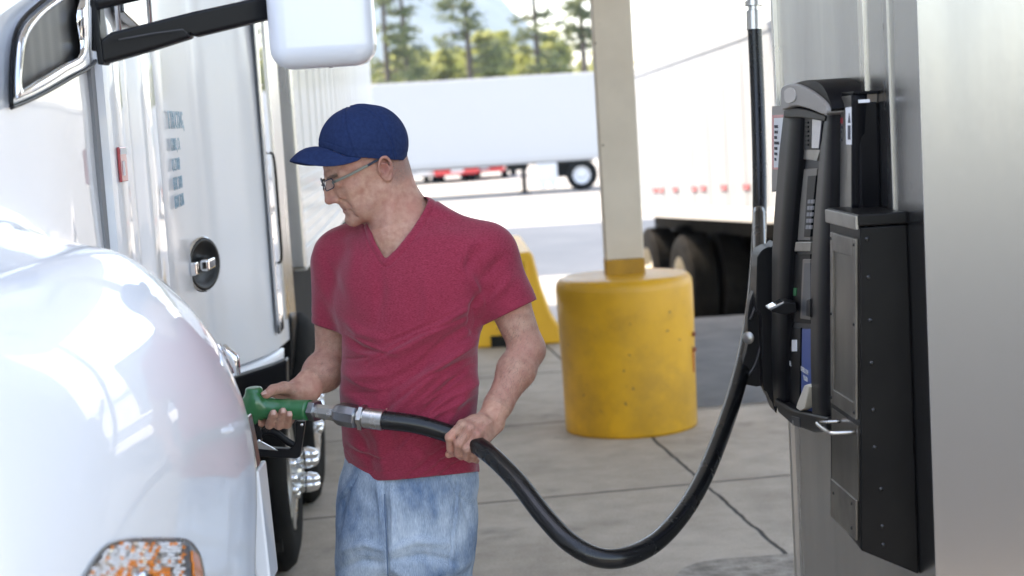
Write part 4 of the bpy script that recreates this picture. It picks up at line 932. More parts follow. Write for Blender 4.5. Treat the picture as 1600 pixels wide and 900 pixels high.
bm = BM(); tube(bm, [P(148, 6, 3.3), P(210, -8, 3.4), P(300, -28, 3.45)], .014, 10); obj('upper_bracket', bm, MT['black_plastic'], arm, True)
bm = BM(); c = P(492, -118, 3.5)
X_ = Matrix.Translation(c); box(bm, (-.113, -.07, -.305), (.113, .07, .305), X_)
mh = obj('mirror_housing', bm, MT['white_plastic'], arm, True, bevel=.045, seg=6)
bm = BM(); lathe(bm, [(0, 0), (.004, 0), (.005, .012), (0, .012)], P(517, 106, 3.5), (0, 0, 1), 10); obj('drain_plug', bm, MT['black_plastic'], mh)
bm = BM(); box(bm, (-.095, .071, -.28), (.095, .075, .28), X_); obj('mirror_glass', bm, MT['chrome'], mh)
# wheels
def make_wheel(parent, C, R_, wd, axis, rim_mt, nuts=True, name='wheel', both=False):
    ax = Vector(axis).normalized()
    bm = BM(); h = wd
    pr = [(R_*.56, .0), (R_*.62, -.005), (R_*.80, -.012), (R_*.93, .004), (R_*.985, .03)]
    g = 5; z = .035
    for i in range(g):
        w_ = (h-.07)/g; pr += [(R_, z+.006), (R_, z+w_-.008), (R_-.012, z+w_-.006), (R_-.012, z+w_-.001)]; z += w_
    pr += [(R_*.985, h-.03), (R_*.93, h-.004), (R_*.80, h+.012), (R_*.62, h+.005), (R_*.56, h)]
    lathe(bm, pr, C, -ax, 56)
    w = obj(name, bm, MT['tyre'], parent, True); w.modifiers.new('e', 'EDGE_SPLIT').split_angle = R(35)
    bm = BM(); lathe(bm, [(R_*.565, .0), (R_*.54, .004), (R_*.50, .03), (R_*.47, .10), (R_*.30, .12), (R_*.28, .07), (R_*.16, .05), (R_*.15, -.03), (R_*.12, -.045), (0, -.05)], C, -ax, 40)
    rim = obj('rim', bm, rim_mt, w, True); rim.modifiers.new('e', 'EDGE_SPLIT').split_angle = R(35)
    if nuts:
        N, B = frame_for(ax)
        bm = BM()
        for k in range(10):
            a = 2*math.pi*k/10+.1; c = C+(N*math.cos(a)+B*math.sin(a))*R_*.235-ax*.06
            lathe(bm, [(.018, 0), (.018, .03), (.021, .032), (.021, .075), (.016, .088), (0, .092)], c, ax, 12)
        obj('wheel_nuts', bm, MT['chrome'], w, True)
    return w
AX = (1, .05, 0)
w1 = make_wheel(truck, T(6.45, .045, .405), .405, .27, AX, MT['alu'])
# hub with chrome nut covers sticking out
pl_ = []
for (x, y) in ((457, 722), (462, 750), (446, 712), (449, 760)):
    c = P(x, y, 6.4); c.x = T(6.4, .03, 0).x; pl_.append((c, AX))
many('nut_cover', [(.024, 0), (.024, .05), (.030, .054), (.030, .09), (.022, .12), (.008, .132), (0, .132)], pl_, 16, MT['chrome'], w1)
bm = BM(); prism(bm, [(6.30, .62), (6.36, .66), (6.40, .58), (6.48, .50), (6.48, .36), (6.42, .26), (6.36, .18), (6.30, .20)], lambda p, d: T(p[0], d, p[1]), .03, .055); obj('hub_plate', bm, MT['alu'], w1, bevel=.004)
w2 = make_wheel(truck, T(7.62, .07, .46), .46, .28, AX, MT['alu'])
w3 = make_wheel(truck, T(2.75, .12, .51), .50, .28, AX, MT['alu'])
bm = BM(); slab(bm, 6.10, 6.13, -.30, .02, .16, .74); obj('mud_flap', bm, MT['dirty_black'], truck)
# bumper (below the frame, real)
bm = BM(); slab(bm, 1.42, 1.6, -2.4, .0, .35, .85); obj('bumper', bm, MT['chrome'], truck, bevel=.04, seg=3)
# ================================================================ box trailer behind the tractor
T0 = T
def T(u, v, z): return T0(u, v+.055, z)
tl = empty('box_trailer', T(15, -1.3, 0), 'white box trailer coupled behind the tractor, its ribbed side running away past the man', 'trailer')
bm = BM(); slab(bm, 8.26, 22.4, -2.56, -.045, 1.12, 4.05); tb = obj('body', bm, MT['white_dull'], tl)
for a_, b_ in ((-.14, -.025), (-2.58, -2.46)):
    bm = BM(); slab(bm, 8.18, 8.30, a_, b_, 1.08, 4.08); obj('corner_post', bm, MT['alu'], tl, bevel=.012, seg=3)
bm = BM(); slab(bm, 8.305, 22.4, -.10, -.030, 1.06, 1.17); obj('bottom_rail', bm, MT['white_dull'], tl, bevel=.006)
bm = BM()
for k in range(7): slab(bm, 8.34, 22.3, -.06, -.038, 1.20+k*.06, 1.236+k*.06)
obj('scuff_band', bm, MT['white_dull'], tl, bevel=.004)
bm = BM()
for k in range(22): slab(bm, 8.9+k*.62, 8.93+k*.62, -.06, -.040, 1.62, 4.0)
obj('side_ribs', bm, MT['white_dull'], tl)
many('rivet', [(0, .004), (.006, .002), (.008, 0)], [(T(8.24, -.025, 1.12+.08*k), AX) for k in range(36)]+[(T(8.36+.2*k, -.030, 1.12), AX) for k in range(40)], 6, MT['alu'], tl)
bm = BM(); slab(bm, 9.0, 9.14, -.5, -.36, .25, 1.1); slab(bm, 9.0, 9.14, -2.2, -2.06, .25, 1.1); slab(bm, 8.95, 9.2, -.55, -.3, .03, .09); slab(bm, 8.95, 9.2, -2.25, -2.0, .03, .09); slab(bm, 9.0, 9.1, -2.2, -.4, .7, .8); obj('landing_gear', bm, MT['dirty_black'], tl)
bm = BM(); slab(bm, 8.5, 22.2, -2.3, -.4, .98, 1.08); slab(bm, 8.45, 14.0, -1.5, -.14, .50, 1.05); slab(bm, 18.0, 21.5, -2.2, -.5, .6, .98); obj('underframe', bm, MT['dirty_black'], tl)
for uu in (19.0, 20.3): make_wheel(tl, T(uu, -.04, .51), .51, .60, AX, MT['tan_rim'], False)
T = T0
# ================================================================ fuel island on the right
def D(Y, off, z): return Vector((.99-.05*Y+off, Y, z))     # the cabinet's left face is off = 0, negative = towards the lane
def dslab(bm, y0, y1, o0, o1, z0, z1): hexa(bm, [D(y0, o0, z0), D(y1, o0, z0), D(y1, o1, z0), D(y0, o1, z0), D(y0, o0, z1), D(y1, o0, z1), D(y1, o1, z1), D(y0, o1, z1)])
cabn = empty('steel_cabinet', D(3.8, .3, 0), 'tall brushed steel canopy cabinet at the right edge, behind the fuel dispenser', 'steel cabinet')
bm = BM(); hexa(bm, [Vector((.8305, 3.19, 0)), Vector((1.62, 3.19, 0)), D(4.43, .84, 0), D(4.43, 0, 0), Vector((.8305, 3.19, 4.7)), Vector((1.62, 3.19, 4.7)), D(4.43, .84, 4.7), D(4.43, 0, 4.7)])
obj('cabinet_shell', bm, MT['steel'], cabn, bevel=.0012)
bm = BM(); dslab(bm, 3.56, 3.60, -.006, .01, 1.2, 4.6); dslab(bm, 3.38, 3.384, -.005, .01, 1.5, 4.6); obj('panel_seam', bm, MT['alu'], cabn, bevel=.001)
bm = BM(); dslab(bm, 4.425, 4.45, -.012, .05, 0, 4.6); obj('edge_trim', bm, MT['alu'], cabn, bevel=.002)
for y_, z_ in ((3.30, 2.0), (3.42, 1.93), (3.27, 1.6)):
    bm = BM(); dslab(bm, y_, y_+.003, -.0008, .0, z_, z_+.014); obj('scuff', bm, MT['grey_plastic'], cabn)
def G0(x, y, z=0.0):
    d_ = cf + cr*((x-800)/FPX) + cu*((450-y)/FPX); return CP+d_*((z-CAMH)/d_.z)
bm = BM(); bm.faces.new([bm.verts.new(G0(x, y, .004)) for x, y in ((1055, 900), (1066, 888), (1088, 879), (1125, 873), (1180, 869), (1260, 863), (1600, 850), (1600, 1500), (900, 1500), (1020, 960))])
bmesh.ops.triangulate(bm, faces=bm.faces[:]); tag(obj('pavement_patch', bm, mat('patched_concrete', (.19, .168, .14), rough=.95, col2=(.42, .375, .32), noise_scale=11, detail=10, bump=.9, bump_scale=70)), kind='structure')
# ---------------------------------------------------------------- dispenser
dp = empty('fuel_dispenser', D(3.9, -.03, 0), 'black and grey card-reader diesel dispenser with hooded top, mounted on the steel cabinet', 'fuel dispenser')
def onD(x, y, off):
    d = cf + cr*((x-800)/FPX) + cu*((450-y)/FPX); t = (.99+off)/(d.x+.05*d.y); return CP+d*t
def dpoly(nm, pl, o1, o0, mt, par, bev=.002, seg=2, smooth=False, k=0):
    "outline measured on the dispenser's face plane, given real depth from offset o0 out to o1"
    if k: pl = sp2(list(pl)+[pl[0]], k)[:-1]
    bm = BM(); A_ = [onD(x, y, o1) for x, y in pl]
    f = [bm.verts.new(p) for p in A_]; r_ = [bm.verts.new(p+Vector((o0-o1, 0, 0))) for p in A_]
    bm.faces.new(f); bm.faces.new(r_[::-1])
    for i in range(len(f)): bm.faces.new((f[i], r_[i], r_[(i+1) % len(f)], f[(i+1) % len(f)]))
    return obj(nm, bm, mt, par, smooth, bevel=bev, seg=seg)
MT['gloss_grey'] = mat('charcoal_gloss', (.004, .004, .005), rough=.42, spec=.12, bump=.02, bump_scale=300)
dpoly('back_shell', [(1224, 180), (1340, 160), (1345, 330), (1300, 668), (1268, 668), (1232, 655), (1214, 622), (1214, 400), (1218, 260)], -.045, .0, MT['black_plastic'], dp, .006)
fas = dpoly('fascia', [(1246, 176), (1292, 172), (1282, 300), (1275, 500), (1276, 655), (1226, 640), (1228, 500), (1240, 340), (1248, 250)], -.054, -.03, MT['dark_grey'], dp)
def rail_px(nm, L, Rr, o1, mt, bulge=.0):
    bm = BM(); n = len(L); rows = []
    ys = np.interp(np.linspace(0, 1, 26), np.linspace(0, 1, n), [p[1] for p in L])
    for y in ys:
        xl = np.interp(y, [p[1] for p in L], [p[0] for p in L]); xr = np.interp(y, [p[1] for p in Rr], [p[0] for p in Rr])
        far, near = onD(xl, y, o1), onD(xr, y, o1); e = (near-far).normalized()*.010
        rows.append([far+Vector((.04, 0, 0)), far+Vector((.008, 0, 0)), far+e, near-e, near+Vector((.008, 0, 0)), near+Vector((.045, 0, 0))])
    v = grid(bm, rows); bm.faces.new(v[0]); bm.faces.new(v[-1][::-1]); return obj(nm, bm, mt, dp, True)
rail_px('side_rail', [(1223, 178), (1216, 240), (1208, 345), (1205, 400), (1204, 560), (1208, 635)], [(1252, 178), (1250, 240), (1240, 345), (1234, 420), (1228, 560), (1226, 650)], -.070, MT['gloss_grey'])
rail_px('side_rail', [(1289, 166), (1278, 253), (1270, 345), (1265, 430), (1265, 560), (1268, 655)], [(1301, 166), (1300, 253), (1297, 345), (1293, 430), (1291, 560), (1292, 674)], -.075, MT['black_plastic'])
bow_ = dpoly('bottom_bow', [(1208, 622), (1240, 640), (1292, 652), (1292, 674), (1269, 676), (1236, 664), (1216, 646)], -.080, -.03, MT['black_plastic'], dp, .008, 3)
cp_ = dpoly('hood_cap', [(1219, 146), (1221, 136), (1232, 131), (1246, 132), (1268, 143), (1290, 163), (1290, 180), (1262, 170), (1240, 166), (1222, 172), (1219, 160)], -.092, -.02, MT['grey_plastic'], dp, .012, 4, k=3)
dpoly('cap_plate', [(1225, 142), (1233, 137), (1241, 141), (1242, 155), (1234, 161), (1226, 158)], -.0945, -.09, mat('warm_grey_plastic', (.40, .37, .34), rough=.35), cp_, .001, k=3)
dpoly('hood_swoosh', [(1240, 131), (1256, 126), (1272, 126), (1285, 134), (1294, 151), (1300, 170), (1292, 178), (1287, 164), (1268, 144), (1248, 134)], -.084, .0, MT['gloss_grey'], dp, .008, 3, k=3)
dpoly('hood_underside', [(1224, 172), (1240, 167), (1262, 171), (1290, 181), (1288, 190), (1250, 184), (1224, 184)], -.078, -.03, MT['black_plastic'], dp, .004)
scn = dpoly('display', [(1253, 180), (1287, 176), (1281, 236), (1276, 252), (1250, 248), (1251, 215)], -.060, -.05, MT['silver_panel'], fas)
dpoly('display_bezel', [(1254, 184), (1286, 181), (1280, 234), (1253, 234)], -.0615, -.055, MT['black_plastic'], scn, .001)
dpoly('screen', [(1269, 185), (1284, 183), (1279, 232), (1268, 232)], -.0630, -.06, mat('screen_glass', (.17, .165, .21), rough=.08, coat=1), scn, .001)
for k in range(6): dpoly('screen_key', [(1257, 190+k*7), (1262, 190+k*7), (1262, 193+k*7), (1257, 193+k*7)], -.0640, -.06, MT['gloss_grey'], scn, 0)
MT['dark_silver'] = mat('dark_silver', (.16, .15, .14), rough=.35, metal=.7)
kp = dpoly('keypad_plate', [(1256, 264), (1277, 263), (1268, 345), (1266, 376), (1246, 376), (1250, 320)], -.060, -.05, MT['dark_silver'], fas)
dpoly('keypad_well', [(1262, 275), (1275, 274), (1268, 340), (1266, 370), (1256, 370), (1259, 320)], -.0615, -.055, MT['black_plastic'], kp, .001)
for k in range(5):
    for j in range(2): dpoly('key', [(1262-k*.8+j*5, 312+k*10), (1265.5-k*.8+j*5, 312+k*10), (1265-k*.8+j*5, 318+k*10), (1261.5-k*.8+j*5, 318+k*10)], -.0645, -.06, mat('grey_key', (.25, .25, .26), rough=.5) if k+j == 0 else bpy.data.materials['grey_key'], kp, .0005)
dpoly('shelf', [(1243, 378), (1267, 378), (1266, 393), (1241, 393)], -.066, -.05, MT['silver_panel'], fas)
rp_ = dpoly('reader_plate', [(1239, 397), (1266, 397), (1266, 506), (1236, 504)], -.058, -.05, MT['gloss_grey'], fas)
dpoly('receipt_frame', [(1254, 405), (1266, 405), (1266, 500), (1250, 498)], -.063, -.055, MT['dark_silver'], rp_)
dpoly('receipt_window', [(1257, 411), (1266, 411), (1266, 494), (1253, 493)], -.0645, -.06, mat('receipt_glass', (.06, .065, .075), rough=.35, spec=.4), rp_, .0005)
dpoly('receipt_slot', [(1260, 468), (1266, 466), (1266, 496), (1259, 494)], -.078, -.06, MT['black_plastic'], rp_, .003)
dpoly('indicator_lights', [(1240, 450), (1244, 450), (1243, 462), (1239, 462)], -.0600, -.055, mat('green_light_cover', (.02, .16, .06), rough=.3), rp_, 0)
bm = BM(); c = onD(1240, 476, -.060); prism(bm, [(0, -.014), (-.030, -.020), (-.062, -.012), (-.064, -.006), (-.03, .010), (0, .012)], lambda p, d: Vector((c.x+p[0], c.y+d-p[0]*.2, c.z+p[1])), -.045, .045); cr2 = obj('card_reader', bm, MT['gloss_grey'], rp_, bevel=.004, seg=3)
bm = BM(); prism(bm, [(-.030, .0125), (-.066, -.003), (-.066, -.006), (-.030, .0095)], lambda p, d: Vector((c.x+p[0], c.y+d-p[0]*.2, c.z+p[1])), -.028, .028); obj('card_slot', bm, MT['chrome'], cr2)
lb2 = dpoly('diesel_panel', [(1229, 512), (1251, 512), (1249, 646), (1225, 636)], -.058, -.05, MT['gloss_grey'], fas)
lb = dpoly('exhaust_fluid_panel', [(1253, 514), (1267, 514), (1268, 652), (1251, 647)], -.060, -.05, MT['blue_label'], fas)
bt = dpoly('push_button', [(1237, 531), (1244, 531), (1244, 549), (1237, 549)], -.0605, -.055, MT['paper'], lb2, .0008)
dpoly('push_button', [(1230, 530), (1235, 530), (1235, 548), (1230, 548)], -.0595, -.055, MT['dark_grey'], lb2, .0008)
dn_ = Vector((.05, -1, 0)).normalized(); up = (0, 0, 1)
def dtext(nm, s_, Y, off, z, h, mt, par, sq=1): return text(nm, s_, D(Y, off, z), dn_, up, h, mt, par, thick=.0004, squeeze=sq)
def ptext(nm, s_, x, y, off, h, mt, par, sq=1): return text(nm, s_, onD(x, y, off), dn_, up, h, mt, par, thick=.0004, squeeze=sq)
ptext('panel_lettering', 'DIESEL', 1228.5, 567, -.0600, .0125, MT['ink_pale'], lb2, 1.15)
ptext('panel_lettering', 'DIESEL EXH', 1251.5, 579, -.0615, .0125, MT['ink_pale'], lb, .85)
ptext('panel_lettering', 'FLUID', 1255.5, 593, -.0615, .0125, MT['ink_pale'], lb, .95)
dpoly('lift_lever', [(1256, 602), (1262, 600), (1264, 604), (1256, 638), (1249, 642), (1243, 638), (1245, 630)], -.082, -.06, mat('ivory_plastic', (.62, .57, .47), rough=.4), dp, .004, 3)
bd = dpoly('badge', [(1236, 650), (1248, 653), (1249, 668), (1238, 664)], -.0825, -.075, MT['dark_grey'], bow_, .001)
ptext('badge_marks', '|||', 1238, 662, -.0835, .010, MT['grey_plastic'], bd, 1.2)
sp_ = dpoly('side_panel', [(1291, 154), (1332, 148), (1331, 168), (1332, 268), (1331, 330), (1300, 560), (1290, 560), (1296, 330), (1300, 250), (1298, 180)], -.056, -.0, MT['silver_panel'], dp, .003)
dk_ = dpoly('shadow_strip', [(1298, 172), (1308, 172), (1312, 250), (1311, 330), (1302, 560), (1291, 560), (1296, 330), (1299, 250)], -.0575, -.05, MT['gloss_grey'], sp_, .001)  # shadow band on the side panel, laid in as a dark strip
st_ = dpoly('barcode_label', [(1321, 168), (1329.5, 167), (1330, 226), (1322, 226)], -.0580, -.055, MT['paper'], sp_, 0)
dpoly('label_print', [(1324.5, 196), (1328.5, 196), (1328.5, 218), (1324.5, 218)], -.0588, -.057, MT['ink'], st_, 0); dpoly('label_print', [(1324.5, 192), (1326.5, 176), (1328.5, 192)], -.0588, -.057, MT['ink'], st_, 0)
dpoly('stop_mark', [(1312, 184), (1316, 184), (1316, 193), (1312, 193)], -.0570, -.055, MT['red_mark'], sp_, 0)
for k, s_ in enumerate(('TURN OFF', 'ENGINE', 'NO', 'SMOKING')): ptext('panel_lettering', s_, 1311, 201+k*6.5, -.0570, .006, MT['ink'], sp_, .8)
for k in range(3): ptext('panel_lettering', str(k+1)+' LIFT', 1300.5, 262+k*28, -.0585, .008, MT['ink_pale'], dk_, .8)
nt_ = dpoly('notice', [(1294.5, 400), (1305.5, 399), (1304, 498), (1293, 498)], -.0590, -.055, MT['paper'], sp_, 0)
for k, s_ in enumerate(('PAYMENT', 'CASH', 'ONLY', 'ACCEPTED', 'OTHER')): ptext('notice_lettering', s_, 1295.5, 416+k*17, -.0597, .0085, MT['ink'], nt_, .75)
# black end face of the dispenser, turned towards the street side
bm = BM(); rows = []
for i in range(15):
    t = i/14; yy = 148+t*182; e0 = onD(1332, yy, -.056); w = .030-.006*math.sin(math.pi*t)
    rows.append([e0+Vector((0, .03, 0)), e0+Vector((-.001, -.004, 0)), e0+Vector((.006, -.010, 0)), e0+Vector((w, -.008, 0)), e0+Vector((w+.004, .05, 0))])
grid(bm, rows); ec = obj('end_cap', bm, MT['gloss_grey'], dp, True); mo = ec.modifiers.new('t', 'SOLIDIFY'); mo.thickness = .003
t0 = onD(1332, 147, -.056)
bm = BM(); box(bm, (t0.x-.001, t0.y-.012, t0.z-.001), (t0.x+.055, t0.y+.17, t0.z+.005)); obj('top_plate', bm, MT['gloss_grey'], dp, bevel=.002)
bm = BM(); box(bm, (t0.x+.010, t0.y-.013, t0.z-.020), (t0.x+.034, t0.y-.008, t0.z-.013)); obj('key_slot', bm, MT['paper'], ec)
# ---------------------------------------------------------------- safety notice on the far side
sg = empty('safety_notice', D(4.40, -.03, 1.5), 'narrow white notice with red borders on a grey board, partly hidden behind the dispenser', 'notice')
def spoly(nm, pl, o1, o0, mt, par): return dpoly(nm, pl, o1, o0, mt, par, 0)
bd2 = spoly('board', [(1206, 166), (1228, 165), (1226, 290), (1206, 300)], -.050, -.042, MT['grey_plastic'], sg)
sh2 = spoly('notice_sheet', [(1208, 184), (1227, 183), (1225, 262), (1208, 262)], -.052, -.05, MT['paper'], sg)
spoly('red_border', [(1207, 180), (1227, 179), (1227, 183.5), (1207, 184.5)], -.0525, -.05, MT['red_mark'], sh2); spoly('red_border', [(1207, 261.5), (1225, 261.5), (1225, 265), (1207, 265)], -.0525, -.05, MT['red_mark'], sh2)
spoly('red_border', [(1206.5, 180), (1208.5, 180), (1208.5, 265), (1206.5, 265)], -.0527, -.05, MT['red_mark'], sh2)
for k in range(7): ptext('notice_lettering', ('WARNING', 'TURN OFF', 'ENGINE', 'NO SMOKING', 'DO NOT', 'TOP OFF', 'TANK')[k], 1210, 200+k*8.5, -.0535, .008, MT['ink'], sh2, .8)
# ---------------------------------------------------------------- parked nozzle in its boot at the far end
nb = empty('parked_nozzle', D(4.5, -.09, 1.1), 'black diesel nozzle hung in its boot on the far end of the dispenser', 'nozzle')
def px3(pts, Y): return [P(x, y, Y) for x, y in pts]
bm = BM(); pl = sp2([(1183, 402), (1192, 390), (1206, 386), (1216, 400), (1216, 630), (1206, 628), (1198, 612), (1192, 600), (1190, 500), (1182, 480), (1183, 402)], 3)[:-1]
prism(bm, pl, lambda p, d: P(p[0], p[1], 4.42)+Vector((0, d, 0)), 0, .11); obj('boot', bm, MT['black_plastic'], nb, bevel=.006, seg=3)
bm = BM(); pl = sp2([(1181, 448), (1172, 470), (1168, 500), (1168, 540), (1160, 570), (1158, 592), (1160, 599), (1192, 602), (1196, 560), (1190, 500), (1187, 455), (1181, 448)], 3)[:-1]
prism(bm, pl, lambda p, d: P(p[0], p[1], 4.47)+Vector((0, d, 0)), 0, .05); g_ = obj('nozzle_guard', bm, MT['black_plastic'], nb, bevel=.008, seg=3)
bm = BM(); tube(bm, spline(px3([(1166, 590), (1180, 570), (1190, 535), (1197, 500)], 4.465), 5), .004, 8); tube(bm, spline(px3([(1172, 500), (1180, 480), (1188, 458)], 4.465), 5), .004, 8); obj('trigger', bm, MT['dark_grey'], g_, True)
bm = BM(); lathe(bm, [(0, .006), (.012, .005), (.018, 0)], P(1169, 528, 4.468), (-.6, -1, .1), 18); obj('pivot_cap', bm, MT['silver_panel'], g_, True)
bm = BM(); tube(bm, spline([P(1186, 330, 4.9), P(1187, 400, 4.62), P(1186, 440, 4.52), P(1184, 470, 4.5)], 6), .019, 12); obj('nozzle_hose_tail', bm, MT['hose'], nb, True)
# ---------------------------------------------------------------- riveted black service box in front
tb_ = empty('service_box', D(3.43, -.05, .8), 'narrow black riveted metal box with steel front frame and wire handle, bolted beside the dispenser', 'box')
bm = BM(); K = lambda y, o, z: D(y, o, z)
o_t, o_b = -.098, -.122
pts_b = [K(3.30, o_b, .84), K(3.30, -.001, .78), K(3.55, -.001, .80), K(3.55, o_b, .86)]
pts_t = [K(3.30, o_t, 1.525), K(3.30, -.001, 1.525), K(3.55, -.001, 1.525), K(3.55, o_t, 1.525)]
hexa(bm, pts_b+pts_t); obj('box_shell', bm, MT['black_paint'], tb_, bevel=.004, seg=3)
bm = BM(); dslab(bm, 3.295, 3.555, o_t-.005, -.001, 1.527, 1.552); obj('lid', bm, MT['black_paint'], tb_, bevel=.004)
bm = BM(); dslab(bm, 3.300, 3.55, o_t-.010, o_t-.003, 1.520, 1.549); obj('lid_front', bm, MT['silver_panel'], tb_, bevel=.002)
def onface(y, t, off): return K(y, o_t+(o_b-o_t)*t+off, 1.52+(.85-1.52)*t)
def faceslab(bm, y0, y1, t0, t1, d0, d1): hexa(bm, [onface(y0, t1, d0), onface(y0, t1, d1), onface(y1, t1, d1), onface(y1, t1, d0), onface(y0, t0, d0), onface(y0, t0, d1), onface(y1, t0, d1), onface(y1, t0, d0)])
bm = BM()
for y0, y1, t0, t1 in ((3.318, 3.338, .03, .60), (3.505, 3.525, .03, .60), (3.338, 3.505, .03, .09), (3.338, 3.505, .55, .60), (3.32, 3.53, .86, .99)): faceslab(bm, y0, y1, t0, t1, -.006, .0)
obj('front_frame', bm, mat('worn_steel', (.25, .235, .21), rough=.32, metal=.9, col2=(.12, .11, .10), noise_scale=9), tb_, bevel=.0015)
bm = BM(); faceslab(bm, 3.334, 3.51, .08, .56, -.0025, .001); faceslab(bm, 3.315, 3.53, .62, .86, -.002, .001); obj('front_panel', bm, mat('aged_dark_steel', (.085, .078, .07), rough=.28, metal=.8, col2=(.20, .185, .16), noise_scale=5, stretch=(1, 1, .3)), tb_)
bm = BM(); zc = .645; tube(bm, spline([onface(3.34, zc, 0), onface(3.34, zc, -.045), onface(3.36, zc, -.055), onface(3.44, zc, -.055), onface(3.46, zc, -.045), onface(3.46, zc, 0)], 4), .0045, 8); obj('handle', bm, MT['alu'], tb_, True)
bm = BM()
for y, t in ((3.328, .05), (3.515, .05), (3.328, .3), (3.515, .3), (3.328, .58), (3.515, .58), (3.35, .88), (3.35, .96), (3.50, .9)): lathe(bm, [(0, .003), (.003, .002), (.004, 0)], onface(y, t, -.006), (-1, 0, 0), 8)
for k, z in enumerate((1.50, 1.42, 1.33, 1.24, 1.14, 1.06, .97, .89, .85)): lathe(bm, [(0, .004), (.004, .003), (.0055, 0)], D(3.30, -.085 if k < 6 else -.075, z), (0, -1, 0), 10)
lathe(bm, [(0, .004), (.004, .003), (.0055, 0)], D(3.30, -.080, 1.535), (0, -1, 0), 10)
obj('rivets', bm, mat('black_rivet', (.03, .03, .03), rough=.25, metal=.7), tb_, True)
# pedestal lip
# ================================================================ hose and nozzle in the man's hands
hz = empty('fuel_hose', P(600, 655, 3.97), 'thick black diesel hose looping from overhead to the green nozzle in the man\'s hands', 'fuel hose')
pts = [(1179, 40, 5.25), (1184, 160, 5.22), (1187, 290, 5.12), (1185, 390, 4.98), (1176, 490, 4.75), (1156, 590, 4.45), (1126, 682, 4.18), (1088, 768, 3.92), (1040, 833, 3.72), (990, 866, 3.60), (940, 872, 3.56), (892, 849, 3.58), (850, 806, 3.64), (808, 752, 3.72), (768, 712, 3.80), (735, 690, 3.868), (697, 676, 3.885), (650, 663, 3.885), (604, 657, 3.888), (590, 655, 3.892)]
bm = BM(); sm = spline([P(*p) for p in pts], 10); tube(bm, sm, .0232, 20); hs_ = obj('rubber_hose', bm, MT['hose'], hz, True)
e0, e1 = P(600, 656.5, 3.889), P(566, 652, 3.905); ax_ = e1-e0; L_ = ax_.length
bm = BM(); lathe(bm, [(.0235, 0), (.0262, .001), (.0262, L_*.86), (.024, L_*.87), (.024, L_)], e0, ax_, 28); fer = obj('ferrule', bm, MT['alu'], hz, True); fer.modifiers.new('e', 'EDGE_SPLIT').split_angle = R(40)
bm = BM(); lathe(bm, [(.020, L_*.90), (.0335, L_*.905), (.0335, L_*.905+.010), (.022, L_*.905+.012)], e0, ax_, 6); lathe(bm, [(.021, L_), (.021, L_+.014)], e0, ax_, 20); obj('hex_nut', bm, MT['alu'], hz)
a0, a1 = P(561, 652, 3.908), P(523, 645, 3.935); ax2 = a1-a0; L2 = ax2.length
bm = BM(); lathe(bm, [(0, 0), (.024, 0), (.030, .006), (.031, L2*.35), (.030, L2*.72), (.024, L2*.92), (.015, L2*1.04), (0, L2*1.04)], a0, ax2, 9); sw = obj('swivel', bm, MT['zinc'], hz, bevel=.0015)
b0, b1 = P(524, 646, 3.935), P(493, 642, 3.972); ax3 = b1-b0; L3 = ax3.length
bm = BM(); lathe(bm, [(.016, -.012), (.022, 0), (.0195, L3*.3), (.0185, L3*.8), (.020, L3)], b0, ax3, 8); obj('swivel_neck', bm, MT['alu'], sw, bevel=.001)
bm = BM(); lathe(bm, [(.018, 0), (.0275, .001), (.0275, .020), (.018, .022)], P(497, 642.5, 3.968), ax3, 6); obj('swivel_collar', bm, MT['zinc'], sw, bevel=.001)
# nozzle body
nz = empty('nozzle', P(440, 640, 4.0), None, None)
nz.parent = hz; bpy.context.view_layer.update(); nz.matrix_world = Matrix.Translation(P(440, 640, 4.0)); bpy.context.view_layer.update()
S = SDF(np.arange(-.78, -.44, .0022), np.arange(3.88, 4.12, .0022), np.arange(.90, 1.25, .0022))
q = lambda x, y, d=0: np.array(P(x, y, 4.0+d))
S.cone(q(486, 641, -.024), q(450, 639.5, -.006), .0262, .0255, .002); S.cone(q(450, 639.5, -.006), q(418, 638), .0255, .024, .006)
S.cone(q(420, 638), q(398, 634), .026, .031, .012); S.cone(q(398, 634), q(370, 648), .030, .027, .014)
S.cone(q(397, 632), q(397, 612), .0235, .0225, .010)
S.cone(q(400, 640), q(400, 655), .022, .014, .012)
S.ell(q(399, 628, -.022), (.016, .010, .020), .01)
# flat ends
def cutp(S, c, n, k=.004):
    c = np.array(c); n = np.array(n, float); n /= np.linalg.norm(n)
    X = S.xs[:, None, None]; Y = S.ys[None, :, None]; Z = S.zs[None, None, :]
    d = ((X-c[0])*n[0]+(Y-c[1])*n[1]+(Z-c[2])*n[2]).astype(np.float32); h = np.maximum(k-np.abs(S.F-d), 0)/k; S.F = np.maximum(S.F, d)+h*h*k*.25
cutp(S, q(485, 640, -.023), np.array(ax3)*-1); cutp(S, q(397, 605), (0, -.05, 1))
V, Fc = S.mesh(); V = smooth_v(V, Fc, 2, .5)
link('green_cover', np_mesh('green_cover', V, Fc), MT['green'], nz, True)
bm = BM(); tube(bm, spline([P(376, 646, 4.0), P(350, 660, 4.02), P(325, 690, 4.04)], 6), .0155, 16); obj('spout', bm, MT['alu'], nz, True)
